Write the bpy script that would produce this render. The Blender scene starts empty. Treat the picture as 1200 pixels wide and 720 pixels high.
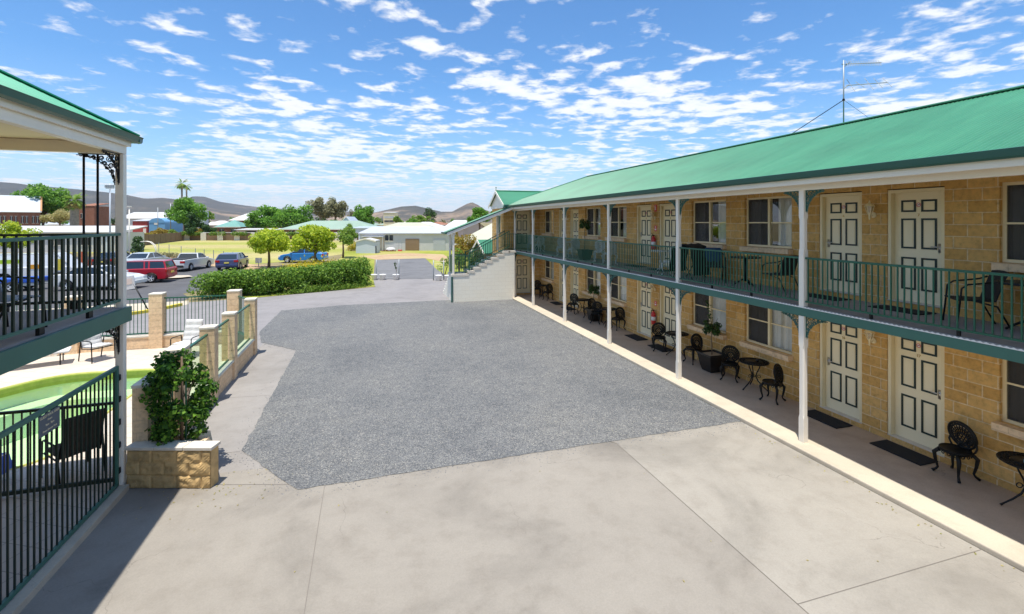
import bpy, bmesh, math, random
import numpy as np
from mathutils import Vector, Matrix
from mathutils.geometry import tessellate_polygon
R = math.radians
PI = math.pi
rnd = random.Random(7)
scene = bpy.context.scene
COL = scene.collection
TH = math.atan(170 / 560.0)
CO, SI = math.cos(TH), math.sin(TH)
CAMZ = 4.25


def at(px, d):
    """ground position of a spot seen at column px of the survey photo, d metres in front of the viewpoint"""
    r = (px - 600) / 560.0 * d
    return r * CO + d * SI, d * CO - r * SI


def zt(py, d):
    return CAMZ - (py - 260) / 560.0 * d


# ------------------------------------------------------------------ materials
def N(nt, t, **kw):
    n = nt.nodes.new(t)
    for k, v in kw.items():
        setattr(n, k, v)
    return n


def new_mat(name):
    m = bpy.data.materials.new(name)
    m.use_nodes = True
    nt = m.node_tree
    return m, nt, nt.nodes['Principled BSDF'], nt.links


def math_node(nt, op, a, b=None, c=None):
    n = N(nt, 'ShaderNodeMath', operation=op)
    for i, v in enumerate((a, b, c)):
        if v is None:
            continue
        if isinstance(v, (int, float)):
            n.inputs[i].default_value = v
        else:
            nt.links.new(v, n.inputs[i])
    return n.outputs[0]


def ramp(nt, fac, stops):
    r = N(nt, 'ShaderNodeValToRGB')
    e = r.color_ramp.elements
    e[0].position, e[0].color = stops[0][0], (*stops[0][1], 1)
    e[1].position, e[1].color = stops[-1][0], (*stops[-1][1], 1)
    for p, c in stops[1:-1]:
        x = e.new(p)
        x.color = (*c, 1)
    nt.links.new(fac, r.inputs[0])
    return r.outputs[0]


def mixc(nt, fac, a, b, blend='MIX'):
    m = N(nt, 'ShaderNodeMix', data_type='RGBA', blend_type=blend)
    for sock, v in ((m.inputs[0], fac), (m.inputs[6], a), (m.inputs[7], b)):
        if isinstance(v, (int, float)):
            sock.default_value = v
        elif isinstance(v, tuple):
            sock.default_value = (*v, 1)
        else:
            nt.links.new(v, sock)
    return m.outputs[2]


def noise(nt, vec, scale, detail=4, rough=.55, dist=0):
    n = N(nt, 'ShaderNodeTexNoise')
    n.inputs['Scale'].default_value = scale
    n.inputs['Detail'].default_value = detail
    n.inputs['Roughness'].default_value = rough
    n.inputs['Distortion'].default_value = dist
    if vec is not None:
        nt.links.new(vec, n.inputs['Vector'])
    return n.outputs[0]


def bump(nt, bsdf, h, strength=.3, dist=.01):
    b = N(nt, 'ShaderNodeBump')
    b.inputs['Strength'].default_value = strength
    b.inputs['Distance'].default_value = dist
    nt.links.new(h, b.inputs['Height'])
    nt.links.new(b.outputs[0], bsdf.inputs['Normal'])


def wpos(nt):
    return N(nt, 'ShaderNodeNewGeometry').outputs['Position']


def ocoord(nt):
    return N(nt, 'ShaderNodeTexCoord').outputs['Object']


def mat(name, col, rough=.6, metal=0., var=.0, vs=3., bs=0., bstr=.2, spec=.5, coat=0.):
    m, nt, b, L = new_mat(name)
    b.inputs['Base Color'].default_value = (*col, 1)
    b.inputs['Roughness'].default_value = rough
    b.inputs['Metallic'].default_value = metal
    b.inputs['Specular IOR Level'].default_value = spec
    b.inputs['Coat Weight'].default_value = coat
    b.inputs['Coat Roughness'].default_value = .05
    if var or bs:
        oc = wpos(nt) if var >= 0 else ocoord(nt)
        if var:
            n = noise(nt, oc, vs, 5, .6)
            f = ramp(nt, n, [(.3, tuple(c * (1 - abs(var)) for c in col)), (.7, tuple(min(1, c * (1 + abs(var))) for c in col))])
            L.new(f, b.inputs['Base Color'])
        if bs:
            bump(nt, b, noise(nt, oc, bs, 3), bstr, .005)
    return m


def leafmat(name, c1, c2, c3, trans=.3):
    m, nt, b, L = new_mat(name)
    g = N(nt, 'ShaderNodeNewGeometry')
    c = ramp(nt, g.outputs['Random Per Island'], [(0, c1), (.5, c2), (1, c3)])
    L.new(c, b.inputs['Base Color'])
    b.inputs['Roughness'].default_value = .55
    b.inputs['Specular IOR Level'].default_value = .3
    t = N(nt, 'ShaderNodeBsdfTranslucent')
    L.new(c, t.inputs[0])
    mx = N(nt, 'ShaderNodeMixShader')
    mx.inputs[0].default_value = trans
    L.new(b.outputs[0], mx.inputs[1])
    L.new(t.outputs[0], mx.inputs[2])
    L.new(mx.outputs[0], nt.nodes['Material Output'].inputs['Surface'])
    return m


def blockmat(name, plane, c1, c2, mortar, bw=.4, bh=.2, offs=.5, ms=.006, rocky=.5, off=(0, 0), plain=False):
    """coursed block masonry; plane says which world axes run along and up the face"""
    m, nt, b, L = new_mat(name)
    s = N(nt, 'ShaderNodeSeparateXYZ')
    L.new(wpos(nt), s.inputs[0])
    cb = N(nt, 'ShaderNodeCombineXYZ')
    if plane == 'A':
        # pick the running axis from the face normal
        sn = N(nt, 'ShaderNodeSeparateXYZ')
        L.new(N(nt, 'ShaderNodeNewGeometry').outputs['True Normal'], sn.inputs[0])
        ax = math_node(nt, 'ABSOLUTE', sn.outputs[0])
        isx = math_node(nt, 'GREATER_THAN', ax, .6)
        u = math_node(nt, 'ADD', math_node(nt, 'MULTIPLY', s.outputs[1], isx), math_node(nt, 'MULTIPLY', s.outputs[0], math_node(nt, 'SUBTRACT', 1., isx)))
    else:
        u = s.outputs['XYZ'.index(plane)]
    L.new(math_node(nt, 'ADD', u, off[0]), cb.inputs[0])
    L.new(math_node(nt, 'ADD', s.outputs[2], off[1]), cb.inputs[1])
    br = N(nt, 'ShaderNodeTexBrick')
    br.offset = offs
    br.inputs['Scale'].default_value = 1
    br.inputs['Brick Width'].default_value = bw
    br.inputs['Row Height'].default_value = bh
    br.inputs['Mortar Size'].default_value = ms
    br.inputs['Mortar Smooth'].default_value = .3
    br.inputs['Bias'].default_value = 0
    br.inputs['Color1'].default_value = (*c1, 1)
    br.inputs['Color2'].default_value = (*c2, 1)
    br.inputs['Mortar'].default_value = (*mortar, 1)
    L.new(cb.outputs[0], br.inputs['Vector'])
    n1 = noise(nt, wpos(nt), 14, 6, .65)
    n2 = noise(nt, wpos(nt), 60, 3, .6)
    var = ramp(nt, n1, [(.25, (.62, .6, .56)), (.5, (1, 1, 1)), (.8, (1.25, 1.22, 1.15))])
    col = mixc(nt, .12 if plain else .8, br.outputs[0], var, 'MULTIPLY')
    L.new(col, b.inputs['Base Color'])
    b.inputs['Roughness'].default_value = .9
    b.inputs['Specular IOR Level'].default_value = .2
    inv = math_node(nt, 'SUBTRACT', 1., br.outputs['Fac'])
    if not plain:
        col = mixc(nt, .7, col, ramp(nt, noise(nt, wpos(nt), .8, 5, .65, .6), [(.3, (.84, .82, .78)), (.6, (1.06, 1.06, 1.06))]), 'MULTIPLY')
        L.new(col, b.inputs['Base Color'])
    h = math_node(nt, 'MULTIPLY', inv, math_node(nt, 'ADD', .45, math_node(nt, 'ADD', math_node(nt, 'MULTIPLY', n1, rocky), math_node(nt, 'MULTIPLY', n2, rocky * .4))))
    bump(nt, b, h, .25 if plain else .9, .004 if plain else .02)
    return m


def concretemat(name, c, dark=.8, spots=1.):
    m, nt, b, L = new_mat(name)
    p = wpos(nt)
    big = noise(nt, p, .45, 6, .62, .6)
    mid = noise(nt, p, 2.6, 6, .65)
    fine = noise(nt, p, 55, 3, .6)
    col = ramp(nt, big, [(.3, tuple(x * dark for x in c)), (.5, c), (.72, tuple(min(1, x * 1.09) for x in c))])
    col = mixc(nt, .55, col, ramp(nt, mid, [(.28, (.78, .76, .74)), (.5, (1, 1, 1)), (.75, (1.08, 1.08, 1.08))]), 'MULTIPLY')
    col = mixc(nt, .35, col, ramp(nt, fine, [(.3, (.8, .8, .8)), (.7, (1.15, 1.15, 1.15))]), 'MULTIPLY')
    st = noise(nt, p, 1.1, 7, .7, 1.5)
    stain = ramp(nt, st, [(.66, (0, 0, 0)), (.78, (1, 1, 1))])
    col = mixc(nt, math_node(nt, 'MULTIPLY', stain, .16 * spots), col, (.16, .14, .12))
    # hairline cracks, only in places
    vo = N(nt, 'ShaderNodeTexVoronoi', feature='DISTANCE_TO_EDGE')
    vo.inputs['Scale'].default_value = .33
    ad = N(nt, 'ShaderNodeVectorMath', operation='ADD')
    L.new(p, ad.inputs[0])
    nz = N(nt, 'ShaderNodeTexNoise')
    nz.inputs['Scale'].default_value = 1.6
    nz.inputs['Detail'].default_value = 6
    L.new(p, nz.inputs['Vector'])
    sc_ = N(nt, 'ShaderNodeVectorMath', operation='SCALE')
    sc_.inputs['Scale'].default_value = .9
    L.new(nz.outputs['Color'], sc_.inputs[0])
    L.new(sc_.outputs[0], ad.inputs[1])
    L.new(ad.outputs[0], vo.inputs['Vector'])
    crack = math_node(nt, 'LESS_THAN', vo.outputs['Distance'], .0016)
    some = ramp(nt, noise(nt, p, .5, 2), [(.50, (0, 0, 0)), (.60, (1, 1, 1))])
    col = mixc(nt, math_node(nt, 'MULTIPLY', math_node(nt, 'MULTIPLY', crack, some), .45 * spots), col, (.12, .10, .085))
    # rubbed tyre arcs
    wv = N(nt, 'ShaderNodeTexWave', wave_type='RINGS')
    wv.inputs['Scale'].default_value = .055
    wv.inputs['Distortion'].default_value = 2.5
    wv.inputs['Detail'].default_value = 3
    wv.inputs['Detail Scale'].default_value = .4
    L.new(p, wv.inputs['Vector'])
    ty = ramp(nt, wv.outputs[0], [(.80, (0, 0, 0)), (.93, (1, 1, 1)), (1, (.3, .3, .3))])
    col = mixc(nt, math_node(nt, 'MULTIPLY', ty, .13 * spots), col, (.14, .125, .11))
    pale = ramp(nt, noise(nt, p, .8, 7, .72, 2.0), [(.62, (0, 0, 0)), (.80, (1, 1, 1))])
    col = mixc(nt, math_node(nt, 'MULTIPLY', pale, .22), col, tuple(min(1, x * 1.35) for x in c))
    L.new(col, b.inputs['Base Color'])
    b.inputs['Roughness'].default_value = .85
    b.inputs['Specular IOR Level'].default_value = .25
    bump(nt, b, fine, .12, .003)
    return m


def gravelmat(name):
    m, nt, b, L = new_mat(name)
    p = wpos(nt)
    v = N(nt, 'ShaderNodeTexVoronoi')
    v.inputs['Scale'].default_value = 62
    v.inputs['Randomness'].default_value = 1
    L.new(p, v.inputs['Vector'])
    sp = N(nt, 'ShaderNodeSeparateColor')
    L.new(v.outputs['Color'], sp.inputs[0])
    col = ramp(nt, sp.outputs[0], [(0, (.085, .09, .094)), (.35, (.15, .155, .16)), (.7, (.197, .203, .206)), (.9, (.265, .262, .252)), (1, (.36, .34, .305))])
    big = noise(nt, p, .35, 5, .6, .5)
    col = mixc(nt, .7, col, ramp(nt, big, [(.3, (.76, .78, .81)), (.5, (1, 1, 1)), (.72, (1.18, 1.15, 1.09))]), 'MULTIPLY')
    mid = noise(nt, p, 3.5, 5, .7)
    col = mixc(nt, .6, col, ramp(nt, mid, [(.3, (.75, .75, .77)), (.65, (1.15, 1.14, 1.1))]), 'MULTIPLY')
    L.new(col, b.inputs['Base Color'])
    b.inputs['Roughness'].default_value = .9
    b.inputs['Specular IOR Level'].default_value = .15
    inv = math_node(nt, 'SUBTRACT', 1., v.outputs['Distance'])
    bump(nt, b, inv, .7, .018)
    return m


def glassmat(name, tint=(.8, .9, .88), fres=1.5, base=.06, rough=.0):
    m, nt, b, L = new_mat(name)
    nt.nodes.remove(b)
    t = N(nt, 'ShaderNodeBsdfTransparent')
    t.inputs[0].default_value = (*tint, 1)
    g = N(nt, 'ShaderNodeBsdfGlossy')
    g.inputs['Roughness'].default_value = rough
    f = N(nt, 'ShaderNodeLayerWeight')
    mx = N(nt, 'ShaderNodeMixShader')
    L.new(math_node(nt, 'MULTIPLY_ADD', math_node(nt, 'POWER', f.outputs['Facing'], 3.5), fres, base), mx.inputs[0])
    L.new(t.outputs[0], mx.inputs[1])
    L.new(g.outputs[0], mx.inputs[2])
    L.new(mx.outputs[0], nt.nodes['Material Output'].inputs['Surface'])
    return m


def meshscreen(name, col, alpha):
    """fine woven screen: part of the light passes between its threads"""
    m, nt, b, L = new_mat(name)
    b.inputs['Base Color'].default_value = (*col, 1)
    b.inputs['Roughness'].default_value = .7
    t = N(nt, 'ShaderNodeBsdfTransparent')
    mx = N(nt, 'ShaderNodeMixShader')
    mx.inputs[0].default_value = alpha
    L.new(t.outputs[0], mx.inputs[1])
    L.new(b.outputs[0], mx.inputs[2])
    L.new(mx.outputs[0], nt.nodes['Material Output'].inputs['Surface'])
    return m


def roofmat(name, c, rough):
    """weathered ribbed steel: each sheet faded a little differently, faint streaks down the slope"""
    m, nt, b, L = new_mat(name)
    p = wpos(nt)
    s = N(nt, 'ShaderNodeSeparateXYZ')
    L.new(p, s.inputs[0])
    wn_ = N(nt, 'ShaderNodeTexWhiteNoise', noise_dimensions='1D')
    L.new(math_node(nt, 'FLOOR', math_node(nt, 'DIVIDE', s.outputs[1], .762)), wn_.inputs['W'])
    mp = N(nt, 'ShaderNodeMapping')
    mp.inputs['Scale'].default_value = (.5, 7, .5)
    L.new(p, mp.inputs[0])
    st = noise(nt, mp.outputs[0], 1.2, 5, .65)
    big = noise(nt, p, .5, 4, .6)
    col = ramp(nt, big, [(.3, tuple(x * .86 for x in c)), (.7, tuple(x * 1.14 for x in c))])
    col = mixc(nt, .5, col, ramp(nt, st, [(.3, (.80, .84, .84)), (.7, (1.16, 1.12, 1.12))]), 'MULTIPLY')
    col = mixc(nt, .35, col, ramp(nt, wn_.outputs[0], [(0, (.82, .85, .86)), (1, (1.15, 1.12, 1.13))]), 'MULTIPLY')
    L.new(col, b.inputs['Base Color'])
    L.new(math_node(nt, 'MULTIPLY_ADD', st, .25, rough - .12), b.inputs['Roughness'])
    return m


M = {}
M['block'] = blockmat('sandstone_block', 'A', (.60, .345, .108), (.75, .47, .175), (.80, .61, .36), ms=.011, rocky=.9)
M['pier'] = blockmat('peach_block', 'A', (.76, .55, .34), (.82, .60, .38), (.68, .51, .33), bw=.4, bh=.2, ms=.004, rocky=.1)
M['rockface'] = blockmat('rockface_block', 'A', (.52, .36, .17), (.62, .45, .23), (.42, .34, .22), bw=.4, bh=.205, ms=.007, rocky=1.6)
M['plainblock'] = blockmat('cream_block', 'A', (.90, .84, .70), (.91, .86, .73), (.82, .76, .63), bw=.4, bh=.2, ms=.008, rocky=.05, plain=True)
M['redbrick'] = blockmat('red_brick', 'A', (.27, .11, .07), (.33, .14, .09), (.36, .27, .2), bw=.23, bh=.086, ms=.006, rocky=.3)
M['cap'] = mat('cream_capstone', (.68, .62, .52), .8, var=.1, vs=4, bs=60)
M['cream'] = mat('cream_paint', (.86, .73, .46), .5, var=.05, vs=2.)
M['white'] = mat('white_paint', (.86, .80, .69), .45, var=.04, vs=2.)
M['doorcream'] = mat('door_cream', (.92, .80, .54), .4)
M['trim'] = mat('dark_green_trim', (.010, .026, .019), .45)
M['green'] = mat('heritage_green', (.012, .10, .058), .4, var=.12, vs=3)
M['beam'] = mat('beam_green', (.045, .145, .11), .5, var=.1, vs=1.5)
M['gutter'] = mat('gutter_green', (.02, .10, .08), .35)
M['iron'] = mat('black_iron', (.007, .0075, .0075), .45, spec=.3)
M['lace'] = mat('cast_lace_green', (.03, .12, .10), .5)
M['roofgreen'] = roofmat('mint_roof_steel', (.048, .225, .122), .42)
M['roofdeep'] = mat('deep_green_roof', (.02, .34, .185), .4, var=.08, vs=.9)
M['ceil'] = mat('veranda_lining', (.78, .67, .46), .7)
M['deck'] = mat('deck_slab', (.31, .285, .265), .85, var=.12, vs=2, bs=50)
M['formwork'] = mat('white_deck_edge', (.75, .75, .72), .5)
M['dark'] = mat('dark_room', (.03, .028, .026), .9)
M['curtain'] = mat('white_curtain', (.80, .79, .76), .9, var=.05, vs=6)
M['curtainbrown'] = mat('taupe_curtain', (.30, .26, .23), .9, var=.08, vs=6)
M['glass'] = glassmat('window_glass', (.9, .93, .92), .8, .16)
M['poolglass'] = glassmat('pool_fence_glass', (.84, .93, .82), .35, .03)
M['screen'] = meshscreen('insect_screen', (.035, .033, .032), .75)
M['silver'] = mat('brushed_steel', (.6, .6, .6), .3, 1.)
M['brass'] = mat('brass_number', (.55, .36, .10), .35, .9)
M['red'] = mat('signal_red', (.62, .03, .03), .35)
M['redprint'] = mat('red_print', (.72, .10, .09), .5)
M['whiteplastic'] = mat('white_plastic', (.82, .82, .82), .4)
M['blackrubber'] = mat('rubber_mat', (.012, .012, .013), .95, bs=200, bstr=.4)
M['soil'] = mat('potting_soil', (.42, .32, .2), .95, bs=40, bstr=.5)
M['potblack'] = mat('glazed_black_pot', (.012, .011, .011), .35)
M['bark'] = mat('bark', (.17, .115, .07), .9, var=.3, vs=6, bs=18, bstr=.6)
M['barkgrey'] = mat('grey_bark', (.28, .24, .19), .9, var=.3, vs=3, bs=10, bstr=.6)
M['leaf_dark'] = leafmat('dark_leaf', (.025, .06, .016), (.045, .105, .025), (.085, .18, .04), .3)
M['leaf_hedge'] = leafmat('hedge_leaf', (0.070, 0.154, 0.023), (0.147, 0.288, 0.036), (0.320, 0.486, 0.064), 0.41)
M['leaf_lime'] = leafmat('lime_leaf', (0.256, 0.371, 0.026), (0.435, 0.563, 0.038), (0.640, 0.691, 0.058), 0.46)
M['leaf_green'] = leafmat('green_leaf', (0.077, 0.192, 0.026), (0.154, 0.346, 0.041), (0.282, 0.512, 0.064), 0.46)
M['leaf_mid'] = leafmat('mid_leaf', (0.115, 0.218, 0.032), (0.205, 0.346, 0.051), (0.346, 0.474, 0.077), 0.46)
M['leaf_euc'] = leafmat('gum_leaf', (0.192, 0.198, 0.096), (0.307, 0.301, 0.154), (0.435, 0.410, 0.230), 0.41)
M['leaf_autumn'] = leafmat('orange_leaf', (.22, .20, .03), (.42, .24, .04), (.32, .36, .05), .4)
M['leaf_orange'] = leafmat('marigold_leaf', (.38, .11, .012), (.52, .17, .015), (.60, .24, .02), .25)
M['leaf_yellow'] = leafmat('yellow_leaf', (0.320, 0.333, 0.026), (0.538, 0.461, 0.038), (0.704, 0.538, 0.038), 0.36)
M['leaf_dry'] = leafmat('dry_leaf', (0.435, 0.371, 0.154), (0.563, 0.486, 0.218), (0.358, 0.384, 0.128), 0.46)
M['leaf_vine'] = leafmat('vine_leaf', (0.022, 0.07, 0.014), (0.06, 0.155, 0.024), (0.256, 0.486, 0.051), 0.46)
M['grey_steel'] = mat('zinc_grey_wall', (.56, .55, .55), .55, var=.06, vs=.8)
M['zinc'] = mat('zinc_roof', (.50, .51, .53), .45, var=.05, vs=.3)
M['whiteroof'] = mat('white_roof', (.58, .575, .56), .5, var=.05, vs=.2)
M['blueroof'] = mat('pale_blue_roof', (.43, .49, .56), .4, var=.05, vs=.3)
M['sage'] = mat('sage_green_roof', (.27, .37, .29), .5, var=.07, vs=.4)
M['tealroof'] = mat('teal_roof', (.15, .33, .28), .5, var=.07, vs=.4)
M['olive'] = mat('olive_roof', (.46, .46, .35), .6, var=.06, vs=.4)
M['brownwood'] = mat('brown_timber', (.20, .13, .075), .8, var=.15, vs=1.5)
M['browndoor'] = mat('tan_roller_door', (.30, .195, .115), .5)
M['dkwin'] = mat('dark_window', (.035, .04, .05), .15)
M['skyblue'] = mat('sky_blue_panel', (.16, .36, .58), .5)
M['signred'] = mat('red_panel', (.45, .06, .05), .6)
M['pinkwall'] = mat('pale_pink_wall', (.62, .50, .44), .8, var=.06, vs=.5)
M['shedblue'] = mat('pale_blue_shed', (.55, .60, .66), .5)
M['galv'] = mat('galvanised', (.33, .36, .38), .45, .3)
M['orangep'] = mat('orange_panel', (.62, .13, .05), .5)
M['amberbrick'] = mat('amber_coping', (.50, .27, .12), .8)
M['amberp'] = mat('amber_panel', (.75, .33, .02), .5)
M['limep'] = mat('lime_panel', (.42, .62, .03), .5)
M['yellowp'] = mat('kerb_yellow', (.72, .58, .06), .7, var=.1, vs=4)
M['tyre'] = mat('tyre', (.015, .015, .016), .85)
M['rim'] = mat('alloy_rim', (.78, .78, .79), .35, .1)
M['carglass'] = mat('car_glass', (.02, .03, .04), .05, spec=.8)
M['cardark'] = mat('car_trim', (.02, .02, .02), .6)
M['taill'] = mat('tail_light', (.45, .01, .01), .2)
M['headl'] = mat('head_light', (.8, .8, .8), .1)
M['plate'] = mat('plate_yellow', (.75, .62, .12), .5)
M['sling'] = mat('black_sling', (.014, .013, .013), .75, bs=150)
M['slingblue'] = mat('grey_blue_sling', (.28, .34, .42), .8)
M['towel'] = mat('navy_towel', (.02, .06, .13), .95)
M['bluetowel'] = mat('blue_towel', (.10, .17, .55), .95, var=.15, vs=5)
M['cushwhite'] = mat('white_cushion', (.62, .61, .59), .9, var=-.04, vs=8)
M['cushbrown'] = mat('charcoal_cushion', (.075, .06, .05), .9, var=-.15, vs=12)
M['signgrey'] = mat('slate_sign', (.085, .11, .14), .5)
M['signgold'] = mat('sign_lettering', (.75, .66, .45), .5)
M['cup'] = mat('blue_cup', (.12, .28, .42), .3)
M['amberglass'] = mat('amber_tumbler', (.70, .50, .10), .2)
# ------------------------------------------------------------------ mesh helpers
class MB:
    """collects faces of one part; build() links them as one mesh object"""

    def __init__(self):
        self.v, self.f, self.m = [], [], []

    def add(self, vs, fs, m=0):
        o = len(self.v)
        self.v += [tuple(p) for p in vs]
        for f in fs:
            self.f.append([i + o for i in f])
            self.m.append(m)
        return self

    def box(self, x0, y0, z0, x1, y1, z1, m=0):
        x0, x1 = min(x0, x1), max(x0, x1)
        y0, y1 = min(y0, y1), max(y0, y1)
        z0, z1 = min(z0, z1), max(z0, z1)
        v = [(x, y, z) for z in (z0, z1) for x, y in ((x0, y0), (x1, y0), (x1, y1), (x0, y1))]
        return self.add(v, [(3, 2, 1, 0), (4, 5, 6, 7), (0, 1, 5, 4), (1, 2, 6, 5), (2, 3, 7, 6), (3, 0, 4, 7)], m)

    def bar(self, a, b, w, h, m=0, up=(0, 0, 1)):
        a, b = Vector(a), Vector(b)
        d = (b - a).normalized()
        s = d.cross(Vector(up))
        if s.length < 1e-4:
            s = d.cross(Vector((0, 1, 0)))
        s.normalize()
        u = s.cross(d)
        v = [p + s * (i * w / 2) + u * (j * h / 2) for p in (a, b) for i, j in ((-1, -1), (1, -1), (1, 1), (-1, 1))]
        return self.add(v, [(3, 2, 1, 0), (4, 5, 6, 7), (0, 1, 5, 4), (1, 2, 6, 5), (2, 3, 7, 6), (3, 0, 4, 7)], m)

    def prism(self, poly, z0, z1, m=0):
        n = len(poly)
        v = [(x, y, z0) for x, y in poly] + [(x, y, z1) for x, y in poly]
        area = sum(poly[i][0] * poly[(i + 1) % n][1] - poly[(i + 1) % n][0] * poly[i][1] for i in range(n))
        lo, hi = list(range(n)), list(range(n, 2 * n))
        if area > 0:
            lo.reverse()
            sides = [(i, (i + 1) % n, (i + 1) % n + n, i + n) for i in range(n)]
        else:
            hi.reverse()
            sides = [((i + 1) % n, i, i + n, (i + 1) % n + n) for i in range(n)]
        return self.add(v, [lo, hi] + sides, m)

    def quad(self, *p, m=0):
        return self.add(p, [tuple(range(len(p)))], m)

    def tube(self, pts, r, n=6, m=0, cap=True):
        pts = [Vector(p) for p in pts]
        k = len(pts)
        rs = r if isinstance(r, (list, tuple)) else [r] * k
        vs, u = [], None
        for i, p in enumerate(pts):
            d = (pts[min(i + 1, k - 1)] - pts[max(i - 1, 0)])
            if d.length < 1e-9:
                d = Vector((0, 0, 1))
            d.normalize()
            if u is None:
                u = d.cross(Vector((0, 0, 1)) if abs(d.z) < .9 else Vector((1, 0, 0))).normalized()
            else:
                u = u - d * u.dot(d)
                u = u.normalized() if u.length > 1e-6 else d.orthogonal().normalized()
            w = d.cross(u)
            for j in range(n):
                a = 2 * PI * j / n
                vs.append(p + (u * math.cos(a) + w * math.sin(a)) * rs[i])
        fs = [(i * n + j, i * n + (j + 1) % n, (i + 1) * n + (j + 1) % n, (i + 1) * n + j) for i in range(k - 1) for j in range(n)]
        if cap:
            fs.append(tuple(reversed(range(n))))
            fs.append(tuple(range((k - 1) * n, k * n)))
        return self.add(vs, fs, m)

    def ring(self, c, rx, ry, r, ax=((1, 0, 0), (0, 1, 0)), n=20, k=5, m=0, a0=0, a1=2 * PI):
        c = Vector(c)
        u, w = Vector(ax[0]), Vector(ax[1])
        full = abs(a1 - a0 - 2 * PI) < 1e-6
        pts = [c + u * (rx * math.cos(a0 + (a1 - a0) * i / n)) + w * (ry * math.sin(a0 + (a1 - a0) * i / n)) for i in range(n + 1)]
        return self.tube(pts, r, k, m, cap=not full)

    def lathe(self, prof, n=16, c=(0, 0, 0), m=0, cap=True):
        vs = []
        for r, z in prof:
            for j in range(n):
                a = 2 * PI * j / n
                vs.append((c[0] + r * math.cos(a), c[1] + r * math.sin(a), c[2] + z))
        k = len(prof)
        fs = [(i * n + j, i * n + (j + 1) % n, (i + 1) * n + (j + 1) % n, (i + 1) * n + j) for i in range(k - 1) for j in range(n)]
        if cap and prof[0][0] > 1e-5:
            fs.append(tuple(reversed(range(n))))
        if cap and prof[-1][0] > 1e-5:
            fs.append(tuple(range((k - 1) * n, k * n)))
        return self.add(vs, fs, m)

    def cyl(self, c, r, h, axis='z', n=16, m=0):
        o = len(self.v)
        self.lathe([(r, -h / 2), (r, h / 2)], n, (0, 0, 0), m)
        for i in range(o, len(self.v)):
            x, y, z = self.v[i]
            if axis == 'x':
                x, y, z = z, x, y
            elif axis == 'y':
                x, y, z = y, z, x
            self.v[i] = (x + c[0], y + c[1], z + c[2])
        return self

    def ball(self, c, rx, ry, rz, n=12, k=8, m=0):
        o = len(self.v)
        self.lathe([(max(1e-6, math.sin(PI * i / k)), -math.cos(PI * i / k)) for i in range(k + 1)], n, (0, 0, 0), m)
        for i in range(o, len(self.v)):
            x, y, z = self.v[i]
            self.v[i] = (c[0] + x * rx, c[1] + y * ry, c[2] + z * rz)
        return self

    def xform(self, mx, start=0):
        for i in range(start, len(self.v)):
            self.v[i] = tuple(mx @ Vector(self.v[i]))
        return self

    def mesh(self, name, mats, smooth=False):
        me = bpy.data.meshes.new(name)
        me.from_pydata(self.v, [], self.f)
        for mm in (mats if isinstance(mats, (list, tuple)) else [mats]):
            me.materials.append(M[mm] if isinstance(mm, str) else mm)
        me.polygons.foreach_set('material_index', self.m)
        if smooth:
            me.polygons.foreach_set('use_smooth', [True] * len(self.f))
        me.update()
        return me

    def build(self, name, mats, parent=None, smooth=False, bevel=0, seg=2):
        o = bpy.data.objects.new(name, self.mesh(name, mats, smooth))
        COL.objects.link(o)
        o.parent = parent
        if bevel:
            b = o.modifiers.new('bevel', 'BEVEL')
            b.width = bevel
            b.segments = seg
            b.limit_method = 'ANGLE'
        return o


def sheet(name, polys, z, m, kind='structure', holes=None):
    """flat ground sheet from 2-D outlines"""
    b = MB()
    for k, poly in enumerate(polys):
        hs = (holes or {}).get(k, [])
        loops = [[Vector((x, y, 0)) for x, y in poly]] + [[Vector((x, y, 0)) for x, y in h] for h in hs]
        flat = [p for l in loops for p in l]
        tris = tessellate_polygon(loops)
        vs = [(p.x, p.y, z) for p in flat]
        fs = []
        for t in tris:
            a, b2, c = (flat[i] for i in t)
            if (b2 - a).cross(c - a).z < 0:
                t = tuple(reversed(t))
            fs.append(tuple(t))
        b.add(vs, fs)
    o = b.build(name, m)
    o['kind'] = kind
    return o


def raw_mesh(name, co, m):
    """(n,4,3) array of quads -> mesh"""
    n = len(co)
    me = bpy.data.meshes.new(name)
    me.vertices.add(n * 4)
    me.vertices.foreach_set('co', co.reshape(-1).astype(np.float32))
    me.loops.add(n * 4)
    me.loops.foreach_set('vertex_index', np.arange(n * 4, dtype=np.int32))
    me.polygons.add(n)
    me.polygons.foreach_set('loop_start', np.arange(0, n * 4, 4, dtype=np.int32))
    me.polygons.foreach_set('loop_total', np.full(n, 4, dtype=np.int32))
    me.materials.append(M[m] if isinstance(m, str) else m)
    me.update()
    me.validate()
    return me


def unit(a):
    return a / (np.linalg.norm(a, axis=1, keepdims=True) + 1e-9)


def leaf_quads(P, Nn, size, rng, wide=.55, jitter=.8):
    n = len(P)
    nn = unit(Nn + jitter * rng.normal(size=(n, 3)))
    t = unit(np.cross(nn, rng.normal(size=(n, 3))))
    w = np.cross(nn, t)
    l = size * rng.uniform(.6, 1.35, (n, 1))
    bend = nn * l * .12
    return np.stack([P - t * l * .5 - bend, P + w * l * wide * .5, P + t * l * .5 - bend, P - w * l * wide * .5], axis=1)


def leaf_cloud(clumps, n, size, rng, lo=.45, up=.35, **kw):
    """n leaves spread through clumps [(x,y,z,rx,ry,rz)]"""
    C = np.array(clumps, float)
    wgt = (C[:, 3] * C[:, 4] * C[:, 5]) ** .67
    idx = rng.choice(len(C), n, p=wgt / wgt.sum())
    u = unit(rng.normal(size=(n, 3)))
    f = lo + (1.08 - lo) * rng.uniform(0, 1, (n, 1)) ** .5
    P = C[idx, :3] + u * C[idx, 3:] * f
    return leaf_quads(P, u + np.array([0, 0, up]), size, rng, **kw)


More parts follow.
